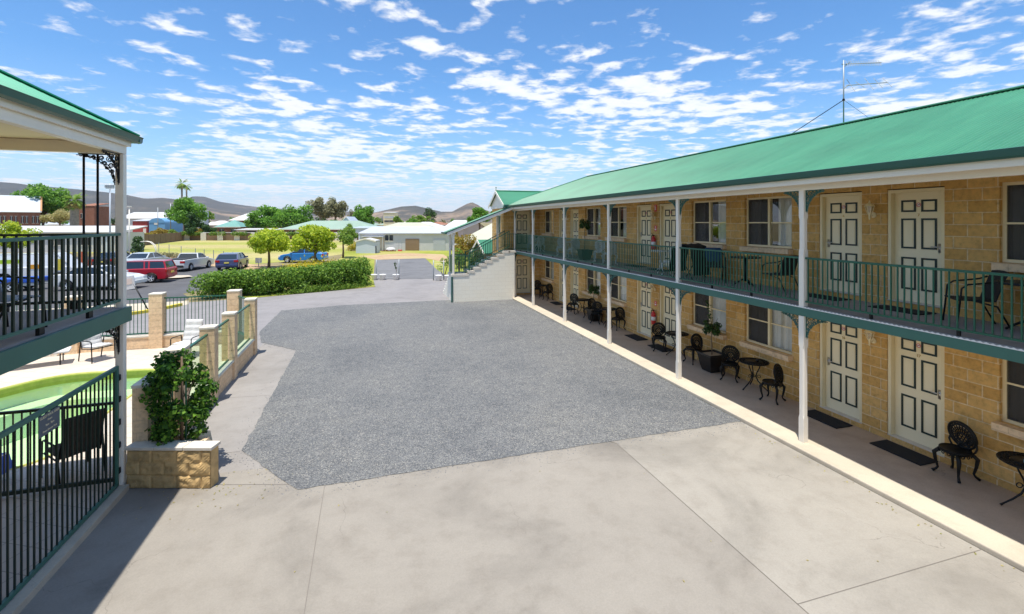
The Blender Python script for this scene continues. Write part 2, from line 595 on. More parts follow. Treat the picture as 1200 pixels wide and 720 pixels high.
def tag(o, label=None, cat=None, group=None, kind=None):
    if label: o['label'] = label
    if cat: o['category'] = cat
    if group: o['group'] = group
    if kind: o['kind'] = kind
    return o


def thing(name, label, cat, loc=(0, 0, 0), rz=0, group=None):
    o = bpy.data.objects.new(name, None)
    o.empty_display_size = .2
    COL.objects.link(o)
    o.location = loc
    o.rotation_euler = (0, 0, rz)
    return tag(o, label, cat, group)


def clone(root, loc, rz, label=None, group=None, scale=None):
    """copy of a thing with copies of its parts and sub-parts"""
    r = root.copy()
    COL.objects.link(r)
    r.location = loc
    r.rotation_euler = (0, 0, rz)
    if scale: r.scale = scale
    if label: r['label'] = label
    if group: r['group'] = group
    for ch in KIDS.get(root.name, []):
        c = ch.copy()
        COL.objects.link(c)
        c.parent = r
        for g in KIDS.get(ch.name, []):
            d = g.copy()
            COL.objects.link(d)
            d.parent = c
    return r


KIDS = {}


def index(root):
    """remember a prototype's parts so that clone() can find them"""
    for o in list(COL.objects):
        if o.parent is not None:
            KIDS.setdefault(o.parent.name, [])
            if o not in KIDS[o.parent.name]:
                KIDS[o.parent.name].append(o)
    return root


def child(o, parent, name=None):
    """a linked copy of part o (shares its mesh) under another parent"""
    c = o.copy()
    COL.objects.link(c)
    c.parent = parent
    return c


def text(name, body, size, mat_, parent, loc, rot, extrude=.002, align='CENTER'):
    cu = bpy.data.curves.new(name, 'FONT')
    cu.body = body
    cu.size = size
    cu.extrude = extrude
    cu.align_x = align
    cu.align_y = 'CENTER'
    tmp = bpy.data.objects.new(name, cu)
    COL.objects.link(tmp)
    dg = bpy.context.evaluated_depsgraph_get()
    me = bpy.data.meshes.new_from_object(tmp.evaluated_get(dg))
    bpy.data.objects.remove(tmp)
    bpy.data.curves.remove(cu)
    me.materials.clear()
    me.materials.append(M[mat_])
    o = bpy.data.objects.new(name, me)
    COL.objects.link(o)
    o.parent = parent
    o.location = loc
    o.rotation_euler = rot
    return o
# ------------------------------------------------------------------ world, sun, camera
SUN = Vector((-.122, -.155, 1)).normalized()
scene.world = bpy.data.worlds.new('World')
scene.world.use_nodes = True
wn = scene.world.node_tree
wn.nodes.clear()
wl = wn.links
sky = N(wn, 'ShaderNodeTexSky', sky_type='NISHITA')
sky.sun_disc = False
sky.sun_elevation = math.asin(SUN.z)
sky.sun_rotation = math.atan2(SUN.x, SUN.y)
sky.altitude = 450
sky.air_density = 1.0
sky.dust_density = .6
sky.ozone_density = 2.2
tc = N(wn, 'ShaderNodeTexCoord')
sx = N(wn, 'ShaderNodeSeparateXYZ')
wl.new(tc.outputs['Generated'], sx.inputs[0])
zc = math_node(wn, 'MAXIMUM', sx.outputs[2], .015)
zz = math_node(wn, 'ADD', zc, .05)
pv = N(wn, 'ShaderNodeCombineXYZ')
wl.new(math_node(wn, 'DIVIDE', sx.outputs[0], zz), pv.inputs[0])
wl.new(math_node(wn, 'DIVIDE', sx.outputs[1], zz), pv.inputs[1])
pv.inputs[2].default_value = 3.7
cells = noise(wn, pv.outputs[0], 5.6, 9, .56, .2)
banks = noise(wn, pv.outputs[0], .85, 3, .55, .5)
# more cloud towards the horizon, clear blue overhead
elev = ramp(wn, zc, [(0, (.16, .16, .16)), (.07, (.10, .10, .10)), (.15, (.115, .115, .115)), (.30, (.045, .045, .045)), (1, (.02, .02, .02))])
dens = math_node(wn, 'ADD', cells, math_node(wn, 'MULTIPLY', math_node(wn, 'SUBTRACT', banks, .5), .70))
dens = math_node(wn, 'ADD', dens, elev)
cov = ramp(wn, dens, [(.55, (0, 0, 0)), (.605, (.28, .28, .28)), (.68, (.82, .82, .82)), (.79, (1, 1, 1))])
shade = ramp(wn, dens, [(.55, (7.0, 7.2, 7.6)), (.70, (8.4, 8.4, 8.4)), (.9, (7.4, 7.5, 7.8))])
blue = mixc(wn, 1., sky.outputs[0], (.70, 1.12, 1.42), 'MULTIPLY')
wmix = mixc(wn, math_node(wn, 'MULTIPLY', cov, .93), blue, shade)
lowair = ramp(wn, zc, [(.015, (.78, .78, .78)), (.06, (.48, .48, .48)), (.14, (.14, .14, .14)), (.26, (0, 0, 0))])
wmix = mixc(wn, lowair, wmix, (6.2, 6.75, 7.5))
bg = N(wn, 'ShaderNodeBackground')
bg.inputs[1].default_value = .104
wl.new(wmix, bg.inputs[0])
wo = N(wn, 'ShaderNodeOutputWorld')
wl.new(bg.outputs[0], wo.inputs[0])

sd = bpy.data.lights.new('sun', 'SUN')
sd.energy = 4.5
sd.angle = R(.5)
sd.color = (1, .945, .855)
so = bpy.data.objects.new('sun', sd)
COL.objects.link(so)
so.rotation_euler = SUN.to_track_quat('Z', 'Y').to_euler()

cd = bpy.data.cameras.new('camera')
cam = bpy.data.objects.new('camera', cd)
COL.objects.link(cam)
cd.sensor_width = 36
cd.lens = 36 * 560 / 1200
cd.shift_y = -100 / 1200
cd.clip_start = .05
cd.clip_end = 30000
cam.location = (0, 0, CAMZ)
cam.rotation_euler = (R(90), 0, -TH)
scene.camera = cam
scene.view_settings.view_transform = 'Standard'
scene.view_settings.look = 'None'
scene.view_settings.exposure = .42
scene.view_settings.gamma = 1
scene.cycles.use_denoising = True
scene.cycles.max_bounces = 8
scene.cycles.diffuse_bounces = 4
scene.cycles.transparent_max_bounces = 16
scene.cycles.sample_clamp_indirect = 8
scene.cycles.caustics_reflective = False
scene.cycles.caustics_refractive = False

# ------------------------------------------------------------------ ground
M['conc_l'] = concretemat('warm_concrete', (.292, .266, .228), .72)
M['conc_r'] = concretemat('pale_concrete', (.335, .308, .264), .78)
M['conc_path'] = concretemat('path_concrete', (.29, .27, .248), .86)
M['conc_drive'] = concretemat('drive_concrete', (.262, .248, .245), .85, .6)
M['conc_kerb'] = concretemat('cream_kerb', (.54, .47, .365), .9, .4)
M['conc_veranda'] = concretemat('veranda_concrete', (.52, .39, .275), .8, .8)
M['gravel'] = gravelmat('blue_metal_gravel')
M['asphalt'] = concretemat('asphalt', (.11, .11, .115), .8, .3)
M['asphaltgrey'] = concretemat('worn_asphalt', (.17, .17, .175), .75, .4)
M['joint'] = mat('slab_joint_dark', (.21, .185, .16), .95)  # dark line colour of the expansion joints


def fieldmat(name, a, b_, c, scale, stripe=0):
    m, nt, b, L = new_mat(name)
    p = wpos(nt)
    n1 = noise(nt, p, scale, 6, .65, .5)
    n2 = noise(nt, p, scale * 12, 4, .7)
    col = ramp(nt, n1, [(.3, a), (.5, b_), (.7, c)])
    if stripe:
        s = N(nt, 'ShaderNodeSeparateXYZ')
        L.new(p, s.inputs[0])
        w = math_node(nt, 'ADD', math_node(nt, 'MULTIPLY', s.outputs[1], CO), math_node(nt, 'MULTIPLY', s.outputs[0], SI))
        w = math_node(nt, 'ADD', w, math_node(nt, 'MULTIPLY', n1, 5.))
        sn = math_node(nt, 'SINE', math_node(nt, 'MULTIPLY', w, stripe))
        col = mixc(nt, math_node(nt, 'MULTIPLY_ADD', sn, .32, .46), col, (.27, .31, .05))
    col = mixc(nt, .5, col, ramp(nt, n2, [(.3, (.75, .75, .7)), (.7, (1.2, 1.2, 1.15))]), 'MULTIPLY')
    L.new(col, b.inputs['Base Color'])
    b.inputs['Roughness'].default_value = .95
    b.inputs['Specular IOR Level'].default_value = .1
    return m


M['earth'] = fieldmat('town_ground', (.16, .15, .07), (.24, .20, .11), (.30, .26, .17), .03)
M['field'] = fieldmat('mown_oval_grass', (.38, .31, .15), (.46, .38, .19), (.40, .36, .14), .05, .28)
M['lawn'] = fieldmat('green_lawn', (.20, .24, .04), (.30, .32, .06), (.40, .34, .14), .12)
M['soilstrip'] = fieldmat('bare_earth', (.38, .25, .15), (.46, .33, .21), (.42, .36, .18), .2)

PX0, PX1, PY0, PY1 = -9.6, -5.1, 9.85, 16.2      # opening for the pool
sheet('ground', [[(-7000, -1500), (7000, -1500), (7000, 8000), (-7000, 8000)]], 0, 'earth', holes={0: [[(PX0, PY0), (PX1, PY0), (PX1, PY1), (PX0, PY1)]]})
sheet('courtyard', [[(-3.72, -12), (4.565, -12), (4.565, 8.17), (3.9, 8.9), (-3.72, 9.2)]], .008, 'conc_l')
sheet('courtyard_slab', [[(4.575, -12), (7.62, -12), (7.62, 9.2), (3.9, 8.9), (4.575, 8.18)]], .008, 'conc_r')
sheet('path', [[(-3.46, 9.2), (-.6, 8.6), (-.6, 21), (-3.46, 21)]], .007, 'conc_path')
drive_poly = [(-9.4, 18.66), (-4.2, 18.66), (-3.40, 17.24), (-.6, 17.3), (7.62, 22), (7.62, 26), (4.3, 26.4), (6, 35.6), (.3, 36.6), (.54, 32.3), (-5.94, 29.6), (-9.0, 29.0), (-9.14, 28.9), (-8.76, 28.3), (-9.59, 26.38), (-10.62, 25.4), (-12.5, 24.6), (-14.0, 22.0), (-14.0, 19)]
sheet('driveway', [drive_poly], .006, 'conc_drive')
def ragged(poly, step=.16, amp=.011, seed=2):
    r = random.Random(seed)
    out = []
    for i in range(len(poly)):
        a, c = poly[i], poly[(i + 1) % len(poly)]
        n = max(1, int(math.dist(a, c) / step))
        for k in range(n):
            t = k / n
            out.append((a[0] + (c[0] - a[0]) * t + r.gauss(0, amp), a[1] + (c[1] - a[1]) * t + r.gauss(0, amp)))
    return out


GRAVEL = [(-1.07, 8.22), (-2.21, 9.92), (-2.24, 17.15), (-3.55, 18.6), (-3.95, 20.35), (-3.91, 25.0), (-1.23, 25.7), (4.07, 25.75), (7.60, 25.9), (7.60, 8.3)]
sheet('gravel', [ragged(GRAVEL)], .014, 'gravel')
# strays kicked out over the concrete edge
r_ = random.Random(12)
sb = MB()
for i in range(900):
    k = r_.choice([0, 1, 2, 9, 9, 9, 9])
    a, c = GRAVEL[k], GRAVEL[(k + 1) % len(GRAVEL)]
    t = r_.random()
    x, y = a[0] + (c[0] - a[0]) * t, a[1] + (c[1] - a[1]) * t
    q = Vector((c[1] - a[1], -(c[0] - a[0]), 0)).normalized() * (abs(r_.gauss(0, .16)) + .01)
    x, y = x - q.x, y - q.y
    e = r_.uniform(.006, .013)
    pts_ = [(x + e * r_.uniform(.7, 1.2) * math.cos(j * PI / 2 + i), y + e * r_.uniform(.7, 1.2) * math.sin(j * PI / 2 + i), .0085) for j in range(4)]
    top_ = (x, y, .0085 + e * .8)
    o_ = len(sb.v)
    sb.v += pts_ + [top_]
    sb.f += [[o_ + j, o_ + (j + 1) % 4, o_ + 4] for j in range(4)]
    sb.m += [0] * 4
tag(sb.build('loose_stones', mat('loose_stone', (.20, .20, .205), .9, var=.4, vs=30)), kind='stuff')
# expansion joints in the slabs
jb = MB()
for a, b_ in (((-.65, -12), (-.65, 8.2)), ((4.57, -12), (4.57, 8.16)), ((4.57, 4.15), (7.60, 4.15)), ((-3.72, 2.0), (4.57, 2.0)), ((-3.7, 9.17), (-1.2, 8.42)), ((-3.4, 13.0), (-2.25, 12.9)), ((-3.4, 9.95), (-2.25, 9.9))):
    v = Vector((b_[0] - a[0], b_[1] - a[1], 0)).normalized()
    s = Vector((-v.y, v.x, 0)) * .0042
    jb.quad(*[(p[0] + k * s.x, p[1] + k * s.y, .0125) for p, k in ((a, -1), (b_, -1), (b_, 1), (a, 1))])
tag(jb.build('slab_joint_lines', 'joint'), kind='structure')
# car park, oval, lawns, service yard
sheet('car_park', [[(-9.4, 29.6), (-12.2, 29.2), (-60, 22), (-60, 60), (-33, 71), (-21.8, 64), (-13.3, 50.5), (-9.0, 46), (-8.0, 38), (-10.4, 32.6), (-9.5, 30.8)]], .006, 'asphalt')
sheet('footpath', [[(-12.5, 24.62), (-10.62, 25.42), (-9.59, 26.4), (-8.76, 28.3), (-9.14, 29.6), (-12.2, 29.2), (-60, 22), (-60, 17)]], .012, 'conc_kerb')
sheet('road', [[(-60, 10), (-14, 15), (-14, 22), (-12.5, 24.55), (-60, 16.9)]], .007, 'asphaltgrey')
sheet('bowling_field', [[(-24.4, 72), (-16.3, 61.2), (-11, 53), (-7, 56.5), (-3, 66), (-3, 119), (-39, 127), (-39.4, 100), (-40, 80)]], .01, 'field')
sheet('earth_verge', [[(-33, 71.2), (-21.8, 64.2), (-13.3, 50.8), (-9.0, 46.2), (-7.4, 50), (-11, 53), (-16.3, 61.2), (-24.4, 72)]], .012, 'soilstrip')
sheet('lawn', [[(-3, 56), (.8, 55.2), (6.5, 56), (6.0, 44), (5.6, 36), (13, 34), (24, 60), (18, 73), (-3, 74)], [(-8.6, 30.3), (-5.94, 29.75), (.50, 32.5), (.45, 36.4), (.8, 55), (-3, 56), (-7, 52), (-9, 46), (-7.8, 38), (-9.0, 32.6)]], .011, 'lawn')
sheet('service_yard', [[(.4, 36.5), (6.0, 35.5), (5.9, 42), (6.45, 55.9), (1.0, 55.2)]], .016, 'asphaltgrey')
sheet('bare_ground', [[(1.0, 55.3), (6.45, 56), (8.2, 48), (7.0, 45), (9.0, 52), (9.5, 62), (5, 66), (-1, 62)]], .014, 'soilstrip')
sheet('traffic_island', [[(-15.6, 42.9), (-13.2, 42.6), (-12.6, 41.6), (-13.2, 40.9), (-14.6, 40.8), (-15.8, 41.6)]], .12, 'conc_kerb')
kb = MB().prism([(-12.5, 24.6), (-10.62, 25.4), (-9.59, 26.38), (-8.9, 27.9), (-9.06, 27.97), (-9.72, 26.52), (-10.7, 25.58), (-12.56, 24.8)], 0, .14)
tag(kb.build('kerb', 'yellowp'), kind='structure')

# veranda floor with its rounded kerb
vb = MB()
vb.box(7.72, -4, 0, 9.60, 25.97, .085)
tag(vb.build('veranda_path', 'conc_veranda'), kind='structure')
kb = MB()
kb.box(7.60, -4, 0, 8.12, 25.97, .09)
tag(kb.build('kerb', 'conc_kerb', bevel=.022, seg=3), kind='structure')

hz = MB().box(-7100, -1600, -8, 7100, 8100, 345).build('haze', 'dark')
hm, nt, b_, L = new_mat('air_haze')
nt.nodes.remove(b_)
pvn = N(nt, 'ShaderNodeVolumePrincipled')
pvn.inputs['Color'].default_value = (.80, .86, 1, 1)
pvn.inputs['Density'].default_value = .00006
pvn.inputs['Anisotropy'].default_value = .3
L.new(pvn.outputs[0], nt.nodes['Material Output'].inputs['Volume'])
hz.data.materials[0] = hm
hz['kind'] = 'stuff'
# ------------------------------------------------------------------ motel wing
WX = 9.55
motel = thing('motel_building', 'two-storey sandstone motel wing with mint green roof and long balcony', 'motel', (0, 0, 0))
YN = -4.0
door_y, win_y = [], []
for k in range(-1, 3):
    o = 7.47 * k
    for y0 in (5.80, 7.24):
        if y0 + o > -3: door_y.append(y0 + o)
    for y0 in (8.83, 10.98):
        if y0 + o > -3 and y0 + o + 1.47 < 25.6: win_y.append(y0 + o)
DW, WW = .82, 1.47
FLOORS = [dict(dz0=.19, dz1=2.23, wz0=1.10, wz1=2.36), dict(dz0=2.77, dz1=4.81, wz0=3.61, wz1=4.87)]
ops = []
for F in FLOORS:
    for y in door_y: ops.append((y - .07, y + DW + .07, F['dz0'] - .02, F['dz1'] + .06))
    for y in win_y: ops.append((y, y + WW, F['wz0'], F['wz1']))


def wall_grid(b, fixed, axis, lo, hi, z0, z1, openings, depth, sign, m=0):
    us = sorted({lo, hi, *[u for o in openings for u in o[:2]]})
    zs = sorted({z0, z1, *[z for o in openings for z in o[2:]]})
    P = (lambda u, z, d=0: (fixed + d, u, z)) if axis == 'Y' else (lambda u, z, d=0: (u, fixed + d, z))
    for i in range(len(us) - 1):
        for j in range(len(zs) - 1):
            cu, cz = (us[i] + us[i + 1]) / 2, (zs[j] + zs[j + 1]) / 2
            if any(o[0] < cu < o[1] and o[2] < cz < o[3] for o in openings):
                continue
            b.quad(P(us[i], zs[j]), P(us[i + 1], zs[j]), P(us[i + 1], zs[j + 1]), P(us[i], zs[j + 1]), m=m)
    for u0, u1, a, c in openings:
        for q in (((u0, a), (u0, c)), ((u1, a), (u1, c)), ((u0, a), (u1, a)), ((u0, c), (u1, c))):
            (ua, za), (ub, zb) = q
            b.quad(P(ua, za), P(ub, zb), P(ub, zb, depth * sign), P(ua, za, depth * sign), m=m)


b = MB()
wall_grid(b, WX, 'Y', YN, 26.0, .05, 5.12, ops, .16, 1)
b.quad((WX, YN, .05), (14, YN, .05), (14, YN, 5.12), (WX, YN, 5.12))
b.quad((14, YN, .05), (14, 27.4, .05), (14, 27.4, 5.12), (14, YN, 5.12))
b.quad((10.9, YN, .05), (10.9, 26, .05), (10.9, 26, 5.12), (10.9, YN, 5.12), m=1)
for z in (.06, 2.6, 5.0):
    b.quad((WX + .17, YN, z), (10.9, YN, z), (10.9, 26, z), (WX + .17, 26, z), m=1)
# projecting plinth course
b.box(9.53, YN, .05, WX + .005, 25.99, .17)
b.build('wall', ['block', 'dark'], motel)


def door_part(kind='Y'):
    """leaf in local space: hinge line along y, outside face towards -x, foot at z 0"""
    b = MB()
    b.box(0, 0, 0, .04, DW, 2.02)
    for y0, y1 in ((.115, .365), (.455, .705)):
        for z0, z1 in ((.22, .82), (.98, 1.54), (1.66, 1.88)):
            w = .032
            for q in ((y0, z0, y1, z0 + w), (y0, z1 - w, y1, z1), (y0, z0 + w, y0 + w, z1 - w), (y1 - w, z0 + w, y1, z1 - w)):
                b.box(-.012, q[0], q[1], .002, q[2], q[3], 1)
            b.box(-.006, y0 + .06, z0 + .06, .002, y1 - .06, z1 - .06, 0)
    return b.mesh('door', ['doorcream', 'trim'])


def door_frame():
    b = MB()
    for y in (-.065, DW + .005):
        b.box(-.10, y, -.02, .05, y + .06, 2.08)
    b.box(-.10, -.065, 2.02, .05, DW + .065, 2.08)
    b.box(-.12, -.06, -.035, .06, DW + .06, -.003, 1)
    return b.mesh('frame', ['cream', 'cap'])


def handle_mesh(y):
    b = MB()
    b.box(-.012, y - .022, .93, 0, y + .022, 1.09)
    s = -1 if y > .4 else 1
    b.tube([(-.012, y, 1.03), (-.05, y, 1.03), (-.055, y + s * .02, 1.03), (-.055, y + s * .11, 1.03)], .010, 7)
    return b.mesh('handle', 'silver', True)


def nosmoke():
    b = MB()
    b.cyl((-.002, .41, 1.79), .034, .006, 'x', 18, 0)
    b.ring((-.006, .41, 1.79), .034, .034, .005, ((0, 1, 0), (0, 0, 1)), 20, 4, 1)
    b.bar((-.006, .386, 1.814), (-.006, .434, 1.766), .006, .004, 1)
    b.box(-.0055, .39, 1.785, -.003, .43, 1.795, 2)
    return b.mesh('no_smoking_sign', ['whiteplastic', 'redprint', 'trim'])


dmesh, fmesh, hL, hR, nsm = door_part(), door_frame(), handle_mesh(.07), handle_mesh(DW - .07), nosmoke()


def link(name, me, parent, loc=(0, 0, 0), rz=0):
    o = bpy.data.objects.new(name, me)
    COL.objects.link(o)
    o.parent = parent
    o.location = loc
    o.rotation_euler = (0, 0, rz)
    return o


def put_door(x, y, z, rz, left, num):
    d = link('door', dmesh, motel, (x, y, z), rz)
    link('frame', fmesh, d)
    link('handle', hL if left else hR, d)
    link('no_smoking_sign', nsm, d)
    if num:
        text('door_number', num, .075, 'brass', d, (-.006, .41, 1.60), (R(90), 0, R(-90)), .003)
    return d


nums = {0: {}, 1: {}}
ordered = sorted(door_y)
for fl, F in enumerate(FLOORS):
    for i, y in enumerate(ordered):
        # the pair in each bay hang opposite ways; y runs away from the street end
        first = (i % 2 == 0)
        n = 9 - i if fl else 19 - i
        if y > -3:
            put_door(WX + .12, y, F['dz0'], 0, first, str(n))
# doors in the end wall of the veranda
for z in (.19, 2.77):
    put_door(8.10 + DW + .02, 26.02 + .1, z, R(90), False, None)


# windows
def win_frame():
    b = MB()
    t = .05
    for z in (0, 1.26 - t): b.box(0, 0, z, .07, WW, z + t)
    for y in (0, WW - t): b.box(0, y, t, .07, y + t, 1.26 - t)
    b.box(-.008, WW / 2 - .03, t, .075, WW / 2 + .03, 1.26 - t)
    b.box(.012, t, .60, .045, WW / 2 - .03, .63)
    b.box(.022, WW / 2 + .03, .60, .05, WW - t, .63)
    return b.mesh('frame', 'cream')


def pleats(y0, y1, x, amp, per, z0=-.0, z1=1.3, ph=0):
    b = MB()
    n = int((y1 - y0) / .012)
    vs = []
    for i in range(n + 1):
        y = y0 + (y1 - y0) * i / n
        xx = x + amp * math.sin(2 * PI * y / per + ph) + amp * .4 * math.sin(2 * PI * y / (per * .37) + 1)
        vs += [(xx, y, z0), (xx, y, z1)]
    b.add(vs, [(2 * i, 2 * i + 2, 2 * i + 3, 2 * i + 1) for i in range(n)])
    return b


wfm = win_frame()
gm = MB().quad((.036, WW / 2 + .03, .05), (.036, WW - .05, .05), (.036, WW - .05, 1.21), (.036, WW / 2 + .03, 1.21)).mesh('pane', 'glass')
gm2 = MB().quad((.05, .05, .05), (.05, WW / 2 - .03, .05), (.05, WW / 2 - .03, 1.21), (.05, .05, 1.21)).mesh('pane', 'glass')
scm = MB().quad((.02, .05, .05), (.02, WW / 2 - .03, .05), (.02, WW / 2 - .03, 1.21), (.02, .05, 1.21)).mesh('insect_screen', 'screen')
smesh = MB()
smesh.box(-.21, -.03, -.125, .0, WW + .03, -.004)
smesh = smesh.mesh('sill', 'pier')
hoodm = MB().box(-.145, .0, 1.262, -.02, WW, 1.275).mesh('lintel_strip', 'cream')
for fl, F in enumerate(FLOORS):
    for i, y in enumerate(win_y):
        # local +y points towards the street end so that the screened half is the far one
        f = link('window', wfm, motel, (WX + .07, y + WW, F['wz0']), 0)
        f.scale = (1, -1, 1)
        link('pane', gm, f); link('pane', gm2, f); link('insect_screen', scm, f)
        r = random.Random(i * 3 + fl)
        if fl == 0:
            cw, cn = (WW / 2 - .1 - r.random() * .1, 'curtain')
            c1 = pleats(WW / 2 - .05, WW + .05, .14, .022, .13, -.05, 1.3, r.random() * 6).build('curtain', 'curtain', f, True)
            c2 = pleats(-.05, WW / 2 - .02, .15, .02, .11, -.05, 1.3, r.random() * 6).build('curtain', 'curtainbrown', f, True)
        else:
            c1 = pleats(WW * .62, WW + .05, .14, .025, .12, -.05, 1.3, r.random() * 6).build('curtain', 'curtain', f, True)
            c2 = pleats(-.05, WW * .22, .15, .02, .11, -.05, 1.3, r.random() * 6).build('curtain', 'curtain', f, True)
        s = link('sill', smesh, f)

# posts, brackets, deck, balustrade
PX_ = 7.90
post_y = [3.30, 7.05, 10.83, 14.62, 18.45, 22.40, 25.45]


def post_mesh(z0, z1, w=.052, b0=.45, b1=.55):
    b = MB()
    # square foot and head, chamfered shaft between
    def sec(hw, ch, z):
        c = ch
        return [(-hw + c, -hw, z), (hw - c, -hw, z), (hw, -hw + c, z), (hw, hw - c, z), (hw - c, hw, z), (-hw + c, hw, z), (-hw, hw - c, z), (-hw, -hw + c, z)]
    secs = [sec(w, .004, z0), sec(w, .004, z0 + b0), sec(w, .022, z0 + b0 + .06), sec(w, .022, z1 - b1 - .06), sec(w, .004, z1 - b1), sec(w, .004, z1)]
    vs = [p for s in secs for p in s]
    fs = [(i * 8 + j, i * 8 + (j + 1) % 8, i * 8 + 8 + (j + 1) % 8, i * 8 + 8 + j) for i in range(len(secs) - 1) for j in range(8)]
    b.add(vs, fs + [tuple(range(7, -1, -1)), tuple(range(len(vs) - 8, len(vs)))])
    return b


pm = post_mesh(.09, 4.86)
lowm = post_mesh(.085, 2.47, .056).mesh('post', 'white')
upm = post_mesh(2.635, 4.84, .054, 1.05, .5).mesh('post', 'white')
for y in post_y:
    link('post', lowm, motel, (PX_, y, 0))
    link('post', upm, motel, (PX_, y, 0))


def lace_bracket(w=.37, h=.40, t=.007, seed=1):
    """cast filigree quarter bracket in the yz plane, corner at origin, running to +y and -z"""
    b = MB()
    ax = ((0, 1, 0), (0, 0, 1))
    b.box(-.008, 0, -h, .008, .018, 0)
    b.box(-.008, .018, -.018, .008, w, 0)
    # concave outer rim with scalloped beads
    n = 13
    for k in range(2):
        f = 1 - k * .16
        pts = []
        for i in range(n + 1):
            a = (PI / 2) * i / n
            pts.append((0, .018 + (w * f) * (1 - math.sin(a)) + .01, -.018 - (h * f) * (1 - math.cos(a)) - .01))
        b.tube(pts, t, 4)
        if k == 0:
            rim = pts
    for i, p in enumerate(rim[1:-1]):
        b.ring((0, p[1], p[2]), .017, .017, t * .85, ax, 8, 4)
    # scrolls filling the spandrel
    r = random.Random(seed)
    spots = [(.07, -.07, .042), (.15, -.055, .03), (.055, -.155, .032), (.12, -.125, .028), (.225, -.045, .024), (.045, -.235, .025), (.29, -.035, .018), (.035, -.305, .018), (.1, -.19, .018), (.185, -.1, .018)]
    for y, z, q in spots:
        y, z, q = y * w / .37, z * h / .40, q
        a0 = r.random() * 6
        pts = [(0, y + q * (1 - i / 16) * math.cos(a0 + i * .62), z + q * (1 - i / 16) * math.sin(a0 + i * .62)) for i in range(14)]
        b.tube(pts, t, 4)
        b.ring((0, y, z), q, q, t, ax, 12, 4)
    return b


lb = lace_bracket()
lace_a = lb.mesh('bracket', 'lace')
lb2 = lace_bracket(.42, .40)
lace_low = lb2.mesh('bracket', 'lace')
for y in post_y:
    for s in (1, -1):
        for me, z in ((lace_a, 4.838), (lace_low, 2.472)):
            o = link('bracket', me, motel, (PX_, y + s * .052, z))
            o.scale = (1, s, 1)

db = MB()
db.box(7.86, YN, 2.50, WX, 25.98, 2.655)
db.build('balcony_floor', ['deck'], motel)
MB().box(7.96, YN, 2.462, WX - .02, 25.97, 2.474).build('bounce_panel', 'ceil', motel)  # pale panel added under the deck to bounce light onto the lower wall
db = MB()
db.box(7.845, YN, 2.475, 7.955, 26.0, 2.625)
for y in np.arange(YN + .6, 25.5, 1.25):
    db.box(7.96, y, 2.478, WX - .01, y + .06, 2.497)
db.build('balcony_beam', 'beam', motel)
db = MB()      # folded steel formwork edge showing above the beam
pts = []
n = int((26 - YN) / .035)
for i in range(n):
    y = YN + i * .035
    zz_ = .016 if i % 2 else 0
    db.add([(7.840, y, 2.628), (7.840, y + .035, 2.628), (7.840, y + .035, 2.640 + (.016 - zz_)), (7.840, y, 2.640 + zz_)], [(3, 2, 1, 0)])
db.build('deck_edge', 'formwork', motel)

RX = 7.90
for i in range(len(post_y)):
    ya = (post_y[i - 1] if i else YN) + .055
    yb = post_y[i] - .055
    b = MB()
    n = max(2, round((yb - ya) / .099))
    for k in range(n):
        y = ya + (yb - ya) * (k + .5) / n
        b.box(RX - .009, y - .009, 2.762, RX + .009, y + .009, 3.545)
    bal = b.build('balustrade', 'green', motel)
    b = MB().box(RX - .024, ya, 3.545, RX + .024, yb, 3.582)
    b.build('handrail', 'green', bal, bevel=.006)
    b = MB().box(RX - .018, ya, 2.732, RX + .018, yb, 2.762)
    b.build('bottom_rail', 'green', bal)
    for k in range(1, 3):
        y = ya + (yb - ya) * k / 3
        MB().box(RX - .016, y - .02, 2.655, RX + .016, y + .02, 2.732).build('rail_foot', 'iron', bal)
# short return rail at the far end of the balcony
b = MB()
for k in range(4):
    x = 7.50 + k * .1
    b.box(x - .009, 25.45 - .009, 2.76, x + .009, 25.45 + .009, 3.55)
b.box(7.42, 25.43, 3.55, 7.84, 25.47, 3.585)
b.box(7.42, 25.43, 2.73, 7.84, 25.47, 2.76)
b.build('balustrade', 'green', motel)

# eave beam, gutter, roof
EX, EZ, RGX, RGZ, HY_, CY = 7.52, 5.14, 11.5, 6.70, 23.6, 27.55
b = MB()
b.box(7.84, YN - .2, 4.84, 7.96, 25.9, 5.06)
b.build('eave_beam', 'white', motel, bevel=.006)
b = MB()
b.quad((7.60, YN, 5.065), (WX, YN, 5.065), (WX, 25.95, 5.065), (7.60, 25.95, 5.065))
b.build('veranda_lining', 'ceil', motel)
b = MB()
b.box(7.60, YN - .3, 4.93, 7.625, 25.65, 5.10)
b.build('fascia', 'white', motel)
b = MB()
prof = [(7.625, 5.14), (7.60, 5.04), (7.54, 5.025), (7.49, 5.05), (7.475, 5.10), (7.465, 5.145), (7.48, 5.15), (7.50, 5.11), (7.59, 5.10)]
vs = [(x, y, z) for y in (YN - .3, 25.7) for x, z in prof]
k = len(prof)
b.add(vs, [(i, (i + 1) % k, (i + 1) % k + k, i + k) for i in range(k)] + [tuple(range(k))[::-1], tuple(range(k, 2 * k))])
b.build('gutter', 'gutter', motel)


